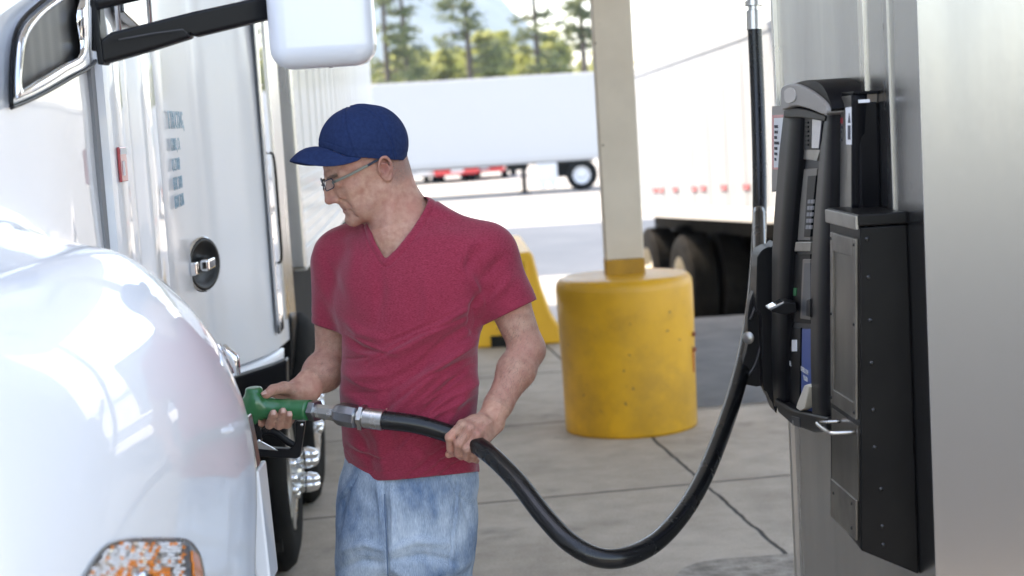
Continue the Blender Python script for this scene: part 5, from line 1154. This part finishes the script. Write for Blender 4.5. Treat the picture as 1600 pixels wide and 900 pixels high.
# guard and trigger
bm = BM()
gp = lambda pts: [P(x, y, 4.0) for x, y in pts]
pl = [(463, 657), (478, 657), (470, 712), (464, 715), (402, 712), (396, 706), (396, 692), (402, 688), (404, 698), (452, 700), (458, 697), (462, 690)]
prism(bm, pl, lambda p, d: P(p[0], p[1], 4.0)+Vector((0, d, 0)), -.014, .014); gd = obj('lever_guard', bm, MT['black_plastic'], nz, bevel=.003, seg=3)
bm = BM(); pl = [(400, 662), (404, 658), (410, 676), (409, 690), (400, 690), (398, 676)]; prism(bm, pl, lambda p, d: P(p[0], p[1], 4.0)+Vector((0, d, 0)), -.012, .012); obj('guard_stem', bm, MT['black_plastic'], gd, bevel=.002)
bm = BM(); tube(bm, spline(gp([(404, 684), (410, 676), (420, 673), (432, 677), (448, 689), (463, 698)]), 5), .0052, 10, sy=1.8); obj('trigger', bm, MT['black_plastic'], nz, True)
bm = BM(); prism(bm, [(402, 687), (410, 688), (436, 702), (404, 699)], lambda p, d: P(p[0], p[1], 4.0)+Vector((0, d, 0)), -.018, -.010); obj('latch', bm, MT['alu'], gd, bevel=.001)
bm = BM()
for x, y in ((405, 689), (472, 663)): lathe(bm, [(.0025, .0), (.0045, .001), (.0045, .003), (0, .003)], P(x, y, 4.0-.015), (0, -1, 0), 12)
obj('pins', bm, MT['chrome'], gd, True)
# breakaway coupling at the top of the hose
c0 = P(1179, 46, 5.25); c1 = P(1177, -60, 5.26); ax4 = c1-c0
bm = BM(); lathe(bm, [(.0245, 0), (.0265, 0), (.0265, .06), (.020, .062), (.020, .075), (.030, .076), (.030, .092), (.022, .094), (.022, .11), (.032, .112), (.032, .15), (.024, .155), (.024, .4), (0, .4)], c0, ax4, 24); bk2 = obj('overhead_coupling', bm, MT['alu'], hz, True); bk2.modifiers.new('e', 'EDGE_SPLIT').split_angle = R(40)
bm = BM(); a_ = Vector(c0)+ax4.normalized()*.4; tube(bm, [a_, a_+Vector((0, 0, 1.2)), a_+Vector((.1, -.1, 1.9))], .03, 14); obj('overhead_pipe', bm, MT['alu'], hz, True)
# ================================================================ ground, canopy and background
gm = bpy.data.materials.new('concrete_slabs'); gm.use_nodes = True
gb = gm.node_tree.nodes['Principled BSDF']; gb.inputs['Roughness'].default_value = .82; gb.inputs['Specular IOR Level'].default_value = .3
tcg = nd(gm, 'ShaderNodeTexCoord'); rot = nd(gm, 'ShaderNodeMapping'); rot.inputs['Rotation'].default_value = (0, 0, R(-7.3)); lk(gm, tcg.outputs['Object'], rot.inputs[0])
sep = nd(gm, 'ShaderNodeSeparateXYZ'); 
wob = nd(gm, 'ShaderNodeTexNoise'); wob.inputs['Scale'].default_value = 6; wob.inputs['Detail'].default_value = 5; lk(gm, tcg.outputs['Object'], wob.inputs['Vector'])
lk(gm, rot.outputs[0], sep.inputs[0])
def joint(src, off, period, w):
    a = mth(gm, 'MULTIPLY_ADD', wob.outputs[0], .03, -.015); s_ = mth(gm, 'ADD', src, a)
    f_ = mth(gm, 'WRAP', mth(gm, 'SUBTRACT', s_, off), period/2, -period/2); d = mth(gm, 'ABSOLUTE', f_)
    r_ = nd(gm, 'ShaderNodeMapRange', interpolation_type='SMOOTHSTEP'); r_.inputs[1].default_value = w*.35; r_.inputs[2].default_value = w; r_.inputs[3].default_value = 1; r_.inputs[4].default_value = 0; lk(gm, d, r_.inputs[0]); return r_.outputs[0]
j1 = joint(sep.outputs[1], 7.318, 1.80, .014); j2 = joint(sep.outputs[0], 1.80, 2.9, .013)
jn = mth(gm, 'MAXIMUM', j1, j2)
def nz_(scale, detail=8, rough=.6, st=None):
    t = nd(gm, 'ShaderNodeTexNoise'); t.inputs['Scale'].default_value = scale; t.inputs['Detail'].default_value = detail; t.inputs['Roughness'].default_value = rough
    lk(gm, tcg.outputs['Object'], t.inputs['Vector']); return t.outputs[0]
big = nz_(.9); mid_ = nz_(5); fine = nz_(90, 4, .7); spk = nz_(260, 2)
rp = nd(gm, 'ShaderNodeValToRGB'); rp.color_ramp.elements[0].position = .3; rp.color_ramp.elements[1].position = .7; rp.color_ramp.elements[0].color = (.26, .215, .165, 1); rp.color_ramp.elements[1].color = (.62, .545, .455, 1)
mixv = mth(gm, 'MULTIPLY_ADD', fine, .35, mth(gm, 'MULTIPLY_ADD', mid_, .35, mth(gm, 'MULTIPLY', big, .45))); mixv = mth(gm, 'SUBTRACT', mixv, .08); lk(gm, mixv, rp.inputs[0])
st_r = nd(gm, 'ShaderNodeMapRange'); st_r.inputs[1].default_value = .60; st_r.inputs[2].default_value = .72; lk(gm, nz_(2.3, 5), st_r.inputs[0])
m1 = nd(gm, 'ShaderNodeMix', data_type='RGBA'); m1.inputs[7].default_value = (.13, .12, .105, 1); lk(gm, rp.outputs[0], m1.inputs[6]); lk(gm, mth(gm, 'MULTIPLY', st_r.outputs[0], .45), m1.inputs[0])
sr = nd(gm, 'ShaderNodeMapRange'); sr.inputs[1].default_value = .66; sr.inputs[2].default_value = .70; lk(gm, spk, sr.inputs[0])
m2 = nd(gm, 'ShaderNodeMix', data_type='RGBA'); m2.inputs[7].default_value = (.09, .085, .075, 1); lk(gm, m1.outputs[2], m2.inputs[6]); lk(gm, mth(gm, 'MULTIPLY', sr.outputs[0], .7), m2.inputs[0])
m3 = nd(gm, 'ShaderNodeMix', data_type='RGBA'); m3.inputs[7].default_value = (.045, .042, .038, 1); lk(gm, m2.outputs[2], m3.inputs[6]); lk(gm, jn, m3.inputs[0]); lk(gm, m3.outputs[2], gb.inputs['Base Color'])
bp = nd(gm, 'ShaderNodeBump'); bp.inputs['Strength'].default_value = .5; bp.inputs['Distance'].default_value = .01
lk(gm, mth(gm, 'SUBTRACT', mth(gm, 'MULTIPLY_ADD', fine, .25, mth(gm, 'MULTIPLY', spk, .15)), jn), bp.inputs['Height']); lk(gm, bp.outputs[0], gb.inputs['Normal'])
asp = mat('asphalt', (.10, .098, .094), rough=.9, col2=(.165, .16, .152), noise_scale=3, bump=.6, bump_scale=60)
lotm = mat('pale_lot_concrete', (.22, .215, .205), rough=.9, col2=(.30, .295, .28), noise_scale=.25)
shade_bandM = mat('blue_grey_shade', (.045, .058, .075), rough=.9, col2=(.070, .084, .102), noise_scale=.4)
def sheet(name, quads, mt):
    bm = BM()
    for q_ in quads: bm.faces.new([bm.verts.new(p) for p in q_])
    bmesh.ops.remove_doubles(bm, verts=bm.verts[:], dist=1e-4); return tag(obj(name, bm, mt), kind='structure')
RY0, RY1, LZ = 13.4, 17.6, -.75
GX = 900
bm = BM(); rowsy = [(-1500, 0), (RY0, 0), ((RY0+RY1)/2, LZ/2), (RY1, LZ), (40, LZ), (3500, LZ)]
g_ = [[bm.verts.new((x, y, z)) for x in (-3000, -60, 60, 3000)] for y, z in rowsy]
for i in range(len(rowsy)-1):
    for j in range(3):
        f = bm.faces.new((g_[i][j], g_[i][j+1], g_[i+1][j+1], g_[i+1][j])); f.material_index = 0 if i == 0 else 1
grd = tag(obj('ground', bm, [gm, lotm]), kind='structure')
sheet('forecourt_asphalt', [[(.95, 9.36, .004), (30, 13.0, .004), (30, RY0, .004), (.75, RY0, .004)], [(.75, RY0, .004), (30, RY0, .004), (30, RY1, LZ+.004), (.2, RY1, LZ+.004)]], asp)
sheet('unseen_dark_sheet', [[(-400, -400, .004), (400, -400, .004), (400, 1.2, .004), (-400, 1.2, .004)]], mat('dark_for_reflection', (.035, .036, .038), rough=.9, col2=(.055, .056, .058), noise_scale=2))  # unseen sheet behind the camera, added to darken the steel's reflection
sheet('lot_asphalt', [[(.35, RY1, LZ+.004), (30, RY1, LZ+.004), (30, 20.2, LZ+.004), (.6, 20.2, LZ+.004)]], asp)
sheet('lot_shade_band', [[(-40, 24.6, LZ+.004), (60, 25.6, LZ+.004), (60, 37, LZ+.004), (-40, 36, LZ+.004)]], shade_bandM)  # shadow band across the lot, put into the ground colour as a dark strip
# canopy: roof on beige posts ------------------------------------------------
cn = empty('fuel_canopy', (.64, 9.05, .86), 'beige square steel post with yellow foot in the yellow pier, carrying the roof', 'canopy post')
pc = P(948, 425, 8.95); pxl, pxr = .537, .752
pmt = mat('beige_post_paint', (.66, .575, .465), rough=.6, col2=(.585, .505, .405), noise_scale=3, bump=.05)
tcp = nd(pmt, 'ShaderNodeTexCoord'); vp = nd(pmt, 'ShaderNodeTexVoronoi'); vp.inputs['Scale'].default_value = 9; lk(pmt, tcp.outputs['Object'], vp.inputs['Vector'])
rpp = nd(pmt, 'ShaderNodeMapRange'); rpp.inputs[1].default_value = .05; rpp.inputs[2].default_value = .075; rpp.inputs[3].default_value = .8; rpp.inputs[4].default_value = 0; lk(pmt, vp.outputs['Distance'], rpp.inputs[0])
bsrc = [l for l in pmt.node_tree.links if l.to_socket == pmt.node_tree.nodes['Principled BSDF'].inputs['Base Color']][0].from_socket
mpp = nd(pmt, 'ShaderNodeMix', data_type='RGBA'); mpp.inputs[7].default_value = (.12, .08, .05, 1); lk(pmt, rpp.outputs[0], mpp.inputs[0]); lk(pmt, bsrc, mpp.inputs[6]); lk(pmt, mpp.outputs[2], pmt.node_tree.nodes['Principled BSDF'].inputs['Base Color'])
bm = BM(); box(bm, (pxl, 8.95, .955), (pxr, 9.165, 4.65)); obj('post', bm, pmt, cn, bevel=.008, seg=3)
yfoot = mat('ochre_foot_paint', (.48, .25, .012), rough=.55, col2=(.36, .18, .01), noise_scale=8)
bm = BM(); box(bm, (pxl-.003, 8.947, .84), (pxr+.003, 9.168, .955)); obj('painted_foot', bm, yfoot, cn, bevel=.008, seg=3)
bm = BM(); box(bm, (-9, 3.3, 4.7), (6.5, 15.2, 5.5)); obj('roof', bm, mat('canopy_white', (.78, .78, .76), rough=.5), cn, bevel=.03)
# yellow pier ------------------------------------------------------------
ym = mat('yellow_pier_paint', (.74, .375, .012), rough=.5, col2=(.58, .29, .008), noise_scale=2.5, bump=.12, bump_scale=14, detail=9, coat=.15)
tcy = nd(ym, 'ShaderNodeTexCoord'); dirt = nd(ym, 'ShaderNodeTexNoise'); dirt.inputs['Scale'].default_value = 3.2; dirt.inputs['Detail'].default_value = 12; dirt.inputs['Roughness'].default_value = .72; lk(ym, tcy.outputs['Object'], dirt.inputs['Vector'])
spy = nd(ym, 'ShaderNodeSeparateXYZ'); lk(ym, tcy.outputs['Object'], spy.inputs[0])
lowm = nd(ym, 'ShaderNodeMapRange'); lowm.inputs[1].default_value = .75; lowm.inputs[2].default_value = .02; lowm.inputs[3].default_value = -.06; lowm.inputs[4].default_value = .12; lk(ym, spy.outputs[2], lowm.inputs[0])
dsum = mth(ym, 'ADD', dirt.outputs[0], lowm.outputs[0]); dr_ = nd(ym, 'ShaderNodeMapRange'); dr_.inputs[1].default_value = .50; dr_.inputs[2].default_value = .74; lk(ym, dsum, dr_.inputs[0])
bsrc = [l for l in ym.node_tree.links if l.to_socket == ym.node_tree.nodes['Principled BSDF'].inputs['Base Color']][0].from_socket
my = nd(ym, 'ShaderNodeMix', data_type='RGBA'); my.inputs[7].default_value = (.30, .16, .02, 1); lk(ym, mth(ym, 'MULTIPLY', dr_.outputs[0], .5), my.inputs[0]); lk(ym, bsrc, my.inputs[6])
chip = nd(ym, 'ShaderNodeTexNoise'); chip.inputs['Scale'].default_value = 17; chip.inputs['Detail'].default_value = 3; lk(ym, tcy.outputs['Object'], chip.inputs['Vector'])
cr_ = nd(ym, 'ShaderNodeMapRange'); cr_.inputs[1].default_value = .715; cr_.inputs[2].default_value = .73; lk(ym, chip.outputs[0], cr_.inputs[0])
my2 = nd(ym, 'ShaderNodeMix', data_type='RGBA'); my2.inputs[7].default_value = (.10, .05, .025, 1); lk(ym, cr_.outputs[0], my2.inputs[0]); lk(ym, my.outputs[2], my2.inputs[6]); lk(ym, my2.outputs[2], ym.node_tree.nodes['Principled BSDF'].inputs['Base Color'])
pr_ = empty('yellow_pier', (.632, 8.98, 0), 'round yellow concrete pier with scuffed paint around the foot of the beige post', 'concrete pier')
bm = BM(); lathe(bm, [(0, .0), (.372, .0), (.376, .02), (.378, .3), (.383, .6), (.386, .80), (.382, .835), (.368, .856), (.34, .866), (0, .872)], (.632, 8.98, 0), (0, 0, 1), 72)
for v in bm.verts:
    if v.co.z > .005: n_ = noise.noise(v.co*5)*.004+noise.noise(v.co*17)*.0015; v.co.x += n_; v.co.y += n_
po = obj('pier_body', bm, ym, pr_, True)
rust = mat('rust', (.16, .045, .02), rough=.9, col2=(.30, .10, .05), noise_scale=20)
for x_, y_ in ((1079, 522), (1079, 546)):
    bm = BM()
    c = P(x_, y_, 8.85); a = Vector((c.x-.632, c.y-8.98, 0)).normalized(); c = Vector((.632, 8.98, c.z))+a*.376
    lathe(bm, [(.0, .022), (.012, .022), (.014, .0), (.026, .002), (.028, -.008)], c, a, 8); obj('anchor_bolt', bm, rust, pr_)
bm = BM(); c = P(1080, 562, 8.85); a = Vector((c.x-.632, c.y-8.98, 0)).normalized(); s_ = Vector((-a.y, a.x, 0))
vs = [Vector((.632, 8.98, z))+a*.3835+s_*w for z, w in ((c.z+.06, -.012), (c.z+.02, -.009), (c.z-.07, -.002), (c.z-.07, .003), (c.z+.0, .006), (c.z+.06, .010))]
f = [bm.verts.new(v) for v in vs]; b = [bm.verts.new(v-a*.006) for v in vs]; bm.faces.new(f)
for i in range(6): bm.faces.new((f[i], b[i], b[(i+1) % 6], f[(i+1) % 6]))
obj('rust_streak', bm, mat('red_rust_stain', (.40, .07, .03), rough=.9), pr_)
# yellow road barrier ------------------------------------------------------
br = empty('road_barrier', (.05, 12.6, 0), 'yellow plastic road barrier standing on the concrete behind the man', 'road barrier')
bmt_ = mat('yellow_plastic', (.80, .45, .03), rough=.45, col2=(.72, .38, .025), noise_scale=4)
bm = BM(); cx = .03
pf = [(-.36, 0), (-.36, .12), (-.27, .24), (-.15, .66), (-.13, .73), (.13, .735), (.15, .70), (.20, .45), (.27, .22), (.33, .12), (.33, 0)]
prism(bm, pf, lambda p, d: Vector((cx+p[0]-.04*(d-12.4), d, p[1])), 12.4, 14.2)
bo = obj('shell', bm, bmt_, br, bevel=.025, seg=3)
bm = BM(); prism(bm, [(.055, .10), (.115, .10), (.095, .66), (.075, .66)], lambda p, d: Vector((cx+p[0], d, p[1])), 12.375, 12.41); obj('rib', bm, bmt_, br, bevel=.008)
bm = BM(); prism(bm, [(-.22, .0), (-.02, .0), (-.02, .09), (-.22, .09)], lambda p, d: Vector((cx+p[0], d, p[1]+.002)), 12.39, 12.6); obj('fork_slot', bm, MT['dirty_black'], br)
# right-hand trailer -------------------------------------------------------
A0, A1 = P(1000, 338, 19.6), P(1180, 348, 15.2); B0, B1 = P(1000, 112, 19.6), P(1195, 42, 15.0)
dv = (A1-A0)/(A1.y-A0.y); zt = lambda Y: B0.z+(B1.z-B0.z)*(Y-19.6)/(15.0-19.6); zb = lambda Y: A0.z+(A1.z-A0.z)*(Y-19.6)/(15.2-19.6)
def RT(Y, off, z): n_ = Vector((-1, dv.x, 0)).normalized(); q_ = Vector((A0.x+dv.x*(Y-19.6), Y, z)); return q_+n_*off
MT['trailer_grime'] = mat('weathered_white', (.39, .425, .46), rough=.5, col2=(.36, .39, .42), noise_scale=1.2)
rt = empty('parked_trailer', RT(18, -1.2, LZ), 'white box trailer on the right behind the yellow pier, with dual wheels and red reflectors', 'trailer')
def rslab(bm, y0, y1, o0, o1, f0, f1):
    "f0, f1: functions of Y giving z"
    hexa(bm, [RT(y0, o0, f0(y0)), RT(y1, o0, f0(y1)), RT(y1, o1, f0(y1)), RT(y0, o1, f0(y0)), RT(y0, o0, f1(y0)), RT(y1, o0, f1(y1)), RT(y1, o1, f1(y1)), RT(y0, o1, f1(y0))])
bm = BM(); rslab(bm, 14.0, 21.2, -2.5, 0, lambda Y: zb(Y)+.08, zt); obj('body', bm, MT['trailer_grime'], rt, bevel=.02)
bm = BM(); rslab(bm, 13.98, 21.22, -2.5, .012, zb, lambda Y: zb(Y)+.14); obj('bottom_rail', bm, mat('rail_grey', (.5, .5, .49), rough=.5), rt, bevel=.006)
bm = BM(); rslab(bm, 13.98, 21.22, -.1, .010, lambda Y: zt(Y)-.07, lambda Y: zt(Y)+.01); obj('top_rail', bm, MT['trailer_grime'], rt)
bm = BM()
for k in range(12): rslab(bm, 14.2+k*.6, 14.22+k*.6, -.01, .003, lambda Y: zb(Y)+.14, lambda Y: zt(Y)-.08)
obj('side_ribs', bm, mat('rib_grey', (.30, .33, .36), rough=.5), rt)
many('rivet', [(0, .01), (.012, .004), (.014, 0)], [(RT(14.1+k*.14, .012, zb(14.1+k*.14)+.07), (-1, dv.x, 0)) for k in range(50)], 6, MT['alu'], rt)
for x_, y_ in ((1033, 297), (1054, 296), (1084, 295), (1098, 294), (1130, 293), (1165, 292), (1023, 297)):
    # where the sight line meets the wall plane
    best = min((abs(P(x_, y_, Y).x-RT(Y, .01, 0).x), Y) for Y in np.arange(14.5, 24, .02))[1]; c = P(x_, y_, best)
    bm = BM(); rslab(bm, best-.10, best+.10, .004, .012, lambda Y: c.z-.028, lambda Y: c.z+.028); obj('reflector', bm, MT['red_mark'], rt)
bm = BM(); rslab(bm, 15.5, 21, -2.2, -.55, lambda Y: zb(Y)-.22, zb); rslab(bm, 17.3, 20.2, -2.0, -.8, lambda Y: LZ+.42, lambda Y: zb(Y)); obj('underframe', bm, MT['dirty_black'], rt)
nax = (-1, -.13, 0)
for Y_ in (18.0, 19.45):
    make_wheel(rt, RT(Y_, -.02, LZ+.54), .54, .32, nax, MT['tan_rim'], False); make_wheel(rt, RT(Y_, -.40, LZ+.54), .54, .32, nax, MT['tyre'], False)
# far trailer --------------------------------------------------------------
ft = empty('distant_trailer', (-2, 52, LZ), 'long white box trailer parked across the lot in the distance', 'trailer')
def FTp(s, off, z): return Vector((3.3-s, 51.5-.10*s+off, z))
def fslab(bm, s0, s1, o0, o1, z0, z1): hexa(bm, [FTp(s0, o0, z0), FTp(s0, o1, z0), FTp(s1, o1, z0), FTp(s1, o0, z0), FTp(s0, o0, z1), FTp(s0, o1, z1), FTp(s1, o1, z1), FTp(s1, o0, z1)])
bm = BM(); fslab(bm, 0, 15.5, 0, 2.5, .36, 3.0); obj('body', bm, mat('far_white', (.46, .47, .48), rough=.5), ft, bevel=.03)
bm = BM(); fslab(bm, -.02, 15.52, -.02, 2.52, .24, .40); obj('bottom_rail', bm, mat('rail_grey_far', (.42, .42, .42), rough=.5), ft)
bm = BM(); fslab(bm, .4, 12, .5, 2.0, .16, .3); obj('underframe', bm, MT['dark_grey'], ft)
for s_ in (.85, -.38): make_wheel(ft, FTp(s_, -.02, LZ+.50), .50, .5, (-.1, -1, 0), MT['white_plastic'], False)
bm = BM(); fslab(bm, 1.62, 2.28, .0, .5, -.42, .2); fslab(bm, 1.68, 1.86, -.1, .4, -.60, -.42); fslab(bm, 2.0, 2.2, -.1, .4, -.60, -.42); obj('toolbox', bm, MT['white_plastic'], ft, bevel=.03)
bm = BM(); fslab(bm, 2.62, 2.78, .3, .5, LZ, .2); fslab(bm, 2.55, 3.2, .2, .5, .02, .24); fslab(bm, 2.5, 2.9, .2, .6, LZ, LZ+.06); fslab(bm, 1.0, 1.6, .5, .9, -.3, .2); obj('landing_gear', bm, MT['dirty_black'], ft)
# parked cars beyond the far trailer --------------------------------------------
def car(px_, Y, w, paint, label, rz=0):
    c = P(px_, 285, Y); e_ = empty('parked_car', (c.x, Y, LZ), label, 'car', 'cars parked beyond the distant trailer', rz)
    M_ = Matrix.Translation((c.x, Y, LZ)) @ Matrix.Rotation(rz, 4, 'Z'); hw = w/2
    bm = BM(); prism(bm, [(-2.2, .3), (-2.25, .62), (-2.1, .78), (-1.1, .92), (-.5, 1.38), (.9, 1.42), (1.6, 1.0), (2.2, .92), (2.25, .35)], lambda p, d: M_ @ Vector((d, p[0], p[1])), -hw, hw); bd = obj('car_body', bm, paint, e_, True, bevel=.08, seg=3)
    bm = BM(); prism(bm, [(-1.06, .95), (-.52, 1.34), (-.48, 1.34), (-.98, .95)], lambda p, d: M_ @ Vector((d, p[0]-.03, p[1])), -hw*.82, hw*.82); obj('windscreen', bm, MT['glass_dark'], bd)
    for s in (-1, 1):
        bm = BM(); box(bm, (s*hw*.74-.14, -2.28, .60), (s*hw*.74+.14, -2.2, .74), M_); obj('headlight', bm, MT['paper'], bd, bevel=.02)
    bm = BM(); box(bm, (-.25, -2.29, .42), (.25, -2.24, .54), M_); obj('number_plate', bm, MT['paper'], bd)
    for s in (-1, 1):
        for y in (-1.35, 1.35):
            bm = BM(); lathe(bm, [(0, 0), (.32, 0), (.34, .03), (.34, .2), (.32, .22), (0, .22)], M_ @ Vector((s*hw, y, .34)), M_.to_3x3() @ Vector((-s, 0, 0)), 20); obj('wheel', bm, MT['tyre'], e_)
    return e_
car(655, 66, 1.8, MT['car_silver'], 'silver car beyond the distant trailer, leftmost of the parked row, beside the man\'s neck', R(8))
car(703, 66, 1.8, MT['red'], 'dark red car in the middle of the row seen under the distant trailer', R(10))
car(768, 67, 1.75, MT['red'], 'red car at the right end of the row seen under the distant trailer', R(-8))
# trees -----------------------------------------------------------------
barkm = mat('pine_bark', (.055, .045, .035), rough=.9, col2=(.09, .075, .06), noise_scale=3)
need = [mat('pine_needles', (.075, .105, .045), rough=.7, col2=(.14, .17, .065), noise_scale=.9), mat('young_foliage', (.20, .24, .06), rough=.7, col2=(.40, .41, .12), noise_scale=.5)]
for m_ in need:
    t_ = m_.node_tree; o_ = t_.nodes['Material Output']; b_ = t_.nodes['Principled BSDF']; tl_ = t_.nodes.new('ShaderNodeBsdfTranslucent'); mi_ = t_.nodes.new('ShaderNodeMixShader'); mi_.inputs[0].default_value = .45
    src_ = [l for l in t_.links if l.to_socket == b_.inputs['Base Color']][0].from_socket; t_.links.new(src_, tl_.inputs[0]); t_.links.new(b_.outputs[0], mi_.inputs[1]); t_.links.new(tl_.outputs[0], mi_.inputs[2]); t_.links.new(mi_.outputs[0], o_.inputs['Surface'])
def clump(bm, c, r, rn, n, s):
    for _ in range(n):
        d = Vector((rn.gauss(0, 1), rn.gauss(0, 1), rn.gauss(0, .55))); p = c+d*r*.5
        a = Vector((rn.uniform(-1, 1), rn.uniform(-1, 1), rn.uniform(-.6, .6))).normalized(); b = a.orthogonal().normalized(); q_ = rn.uniform(.6, 1.4)*s
        bm.faces.new([bm.verts.new(p+a*q_), bm.verts.new(p+b*q_*.5), bm.verts.new(p-a*q_), bm.verts.new(p-b*q_*.4)])
def pine(x, Y, h, seed, label, spread=2.6, base_f=.22, dens=.8, mt=0, name='pine_tree', group='tall dark pines behind the distant trailer'):
    rn = random.Random(seed); z0 = LZ; e_ = empty(name, (x, Y, z0), label, 'tree', group)
    bm = BM(); lean = rn.uniform(-.3, .3); tp = [Vector((x+lean*(t**1.5), Y, z0+h*t)) for t in (0, .25, .5, .75, 1)]
    tube(bm, tp, [.24, .20, .15, .09, .02], 8); 
    crown = BM(); z = base_f
    while z < .99:
        r = spread*(1-z)**.65*rn.uniform(.55, 1.15)+.25; c0 = Vector((x+lean*(z**1.5), Y, z0+h*z)); nb_ = rn.randint(2, 4)
        for k in range(nb_):
            a = rn.uniform(0, 6.283); tip = c0+Vector((math.cos(a)*r, math.sin(a)*r, rn.uniform(-.25, .25)*r))
            tube(bm, [c0, c0.lerp(tip, .5)+Vector((0, 0, .08*r)), tip], [.05, .035, .012], 4, cap=False)
            for t in (.45, .7, .9, 1.05):
                if rn.random() < .86: clump(crown, c0.lerp(tip, t), .55*(.6+.5*t)*min(1, r), rn, int(15*dens), .20)
        z += rn.uniform(.028, .062) if mt == 0 else rn.uniform(.022, .05)
    obj('trunk', bm, barkm, e_, True); obj('crown', crown, need[mt], e_); return e_
TY = 96
for i, (px_, h, Yo, s_, lb_) in enumerate(((606, 15.5, 0, 2.4, 'tall pine left of the man\'s cap, first of the row beside the truck mirror'), (637, 16, 5, 1.9, 'tall thin pine standing second from the truck mirror, close to its neighbour'),
        (735, 17, 2, 2.4, 'tall dark pine standing alone in the middle between mirror and post'), (843, 18, 4, 2.3, 'tall pine with a bare lower trunk just left of the beige post'), (915, 13.5, -6, 1.6, 'pine half hidden by the beige post, branches poking out to its left'))):
    p_ = P(px_, 120, TY+Yo); pine(p_.x, TY+Yo, h, 11+i*7, lb_, s_, .30 if i != 4 else .45)
yl = ['pale young conifer in the low sunlit row behind the distant trailer']
rn = random.Random(77); proto = []
for k in range(4): proto.append(pine(-60+k*3, 118, 7.2+k*.5, 50+k, yl[0], 1.9, .04, 1.5, 1, 'young_conifer', 'sunlit young conifers behind the distant trailer'))
xs_ = [545+ (960-545)*k/17+rn.uniform(-8, 8) for k in range(18)]
for k, px_ in enumerate(xs_):
    e_ = proto[k % 4] if k < 4 else copy_tree(proto[k % 4])
    Yt = 118+rn.uniform(-7, 12); q_ = P(px_, 130, Yt); sc_ = rn.uniform(.72, 1.12)
    e_.location = (q_.x, Yt, LZ); e_.scale = (sc_*1.1, sc_*1.1, sc_); e_.rotation_euler = (0, 0, rn.uniform(0, 6))
    e_['label'] = 'pale young conifer, %s from the left in the sunlit row behind the distant trailer' % ('first', 'second', 'third', 'fourth', 'fifth', 'sixth', 'seventh', 'eighth', 'ninth', 'tenth', 'eleventh', 'twelfth', 'thirteenth', 'fourteenth', 'fifteenth', 'sixteenth', 'seventeenth', 'eighteenth')[k]
# far wooded mountain
mm = mat('far_forest', (.04, .06, .05), rough=1, col2=(.08, .10, .08), noise_scale=.02)
bm = BM(); rows = []
for j in range(26):
    t = j/25; Y = 1150+t*1100; row = []
    for i in range(70):
        x = -1500+i*35; px_ = 800+2500*x/Y
        ridge = 330*max(0, min(1, (100-x)/260))**.8+26
        hgt = ridge*math.sin(min(1, t*1.15)*math.pi/2)*(1+.20*noise.noise(Vector((x*.006, Y*.006, 3))))+18*noise.noise(Vector((x*.02, Y*.02, 0)))+5*noise.noise(Vector((x*.08, Y*.08, 0)))
        row.append(Vector((x, Y, LZ-2+hgt*t**.6)))
    rows.append(row)
grid(bm, rows); tag(obj('hills', bm, mm, None, True), kind='structure')

# air between here and the mountain
bm = BM(); box(bm, (-1700, -80, -4), (1300, 2400, 420)); hz_ = bpy.data.materials.new('haze'); hz_.use_nodes = True; ht = hz_.node_tree; ht.nodes.clear()
ho = ht.nodes.new('ShaderNodeOutputMaterial'); hv = ht.nodes.new('ShaderNodeVolumePrincipled'); hv.inputs['Color'].default_value = (.55, .75, 1, 1); hv.inputs['Density'].default_value = .00030; hv.inputs['Anisotropy'].default_value = .3
ht.links.new(hv.outputs[0], ho.inputs['Volume']); hzo = tag(obj('haze', bm, hz_), kind='stuff'); hzo['label'] = 'pale blue haze between the lot and the mountain'
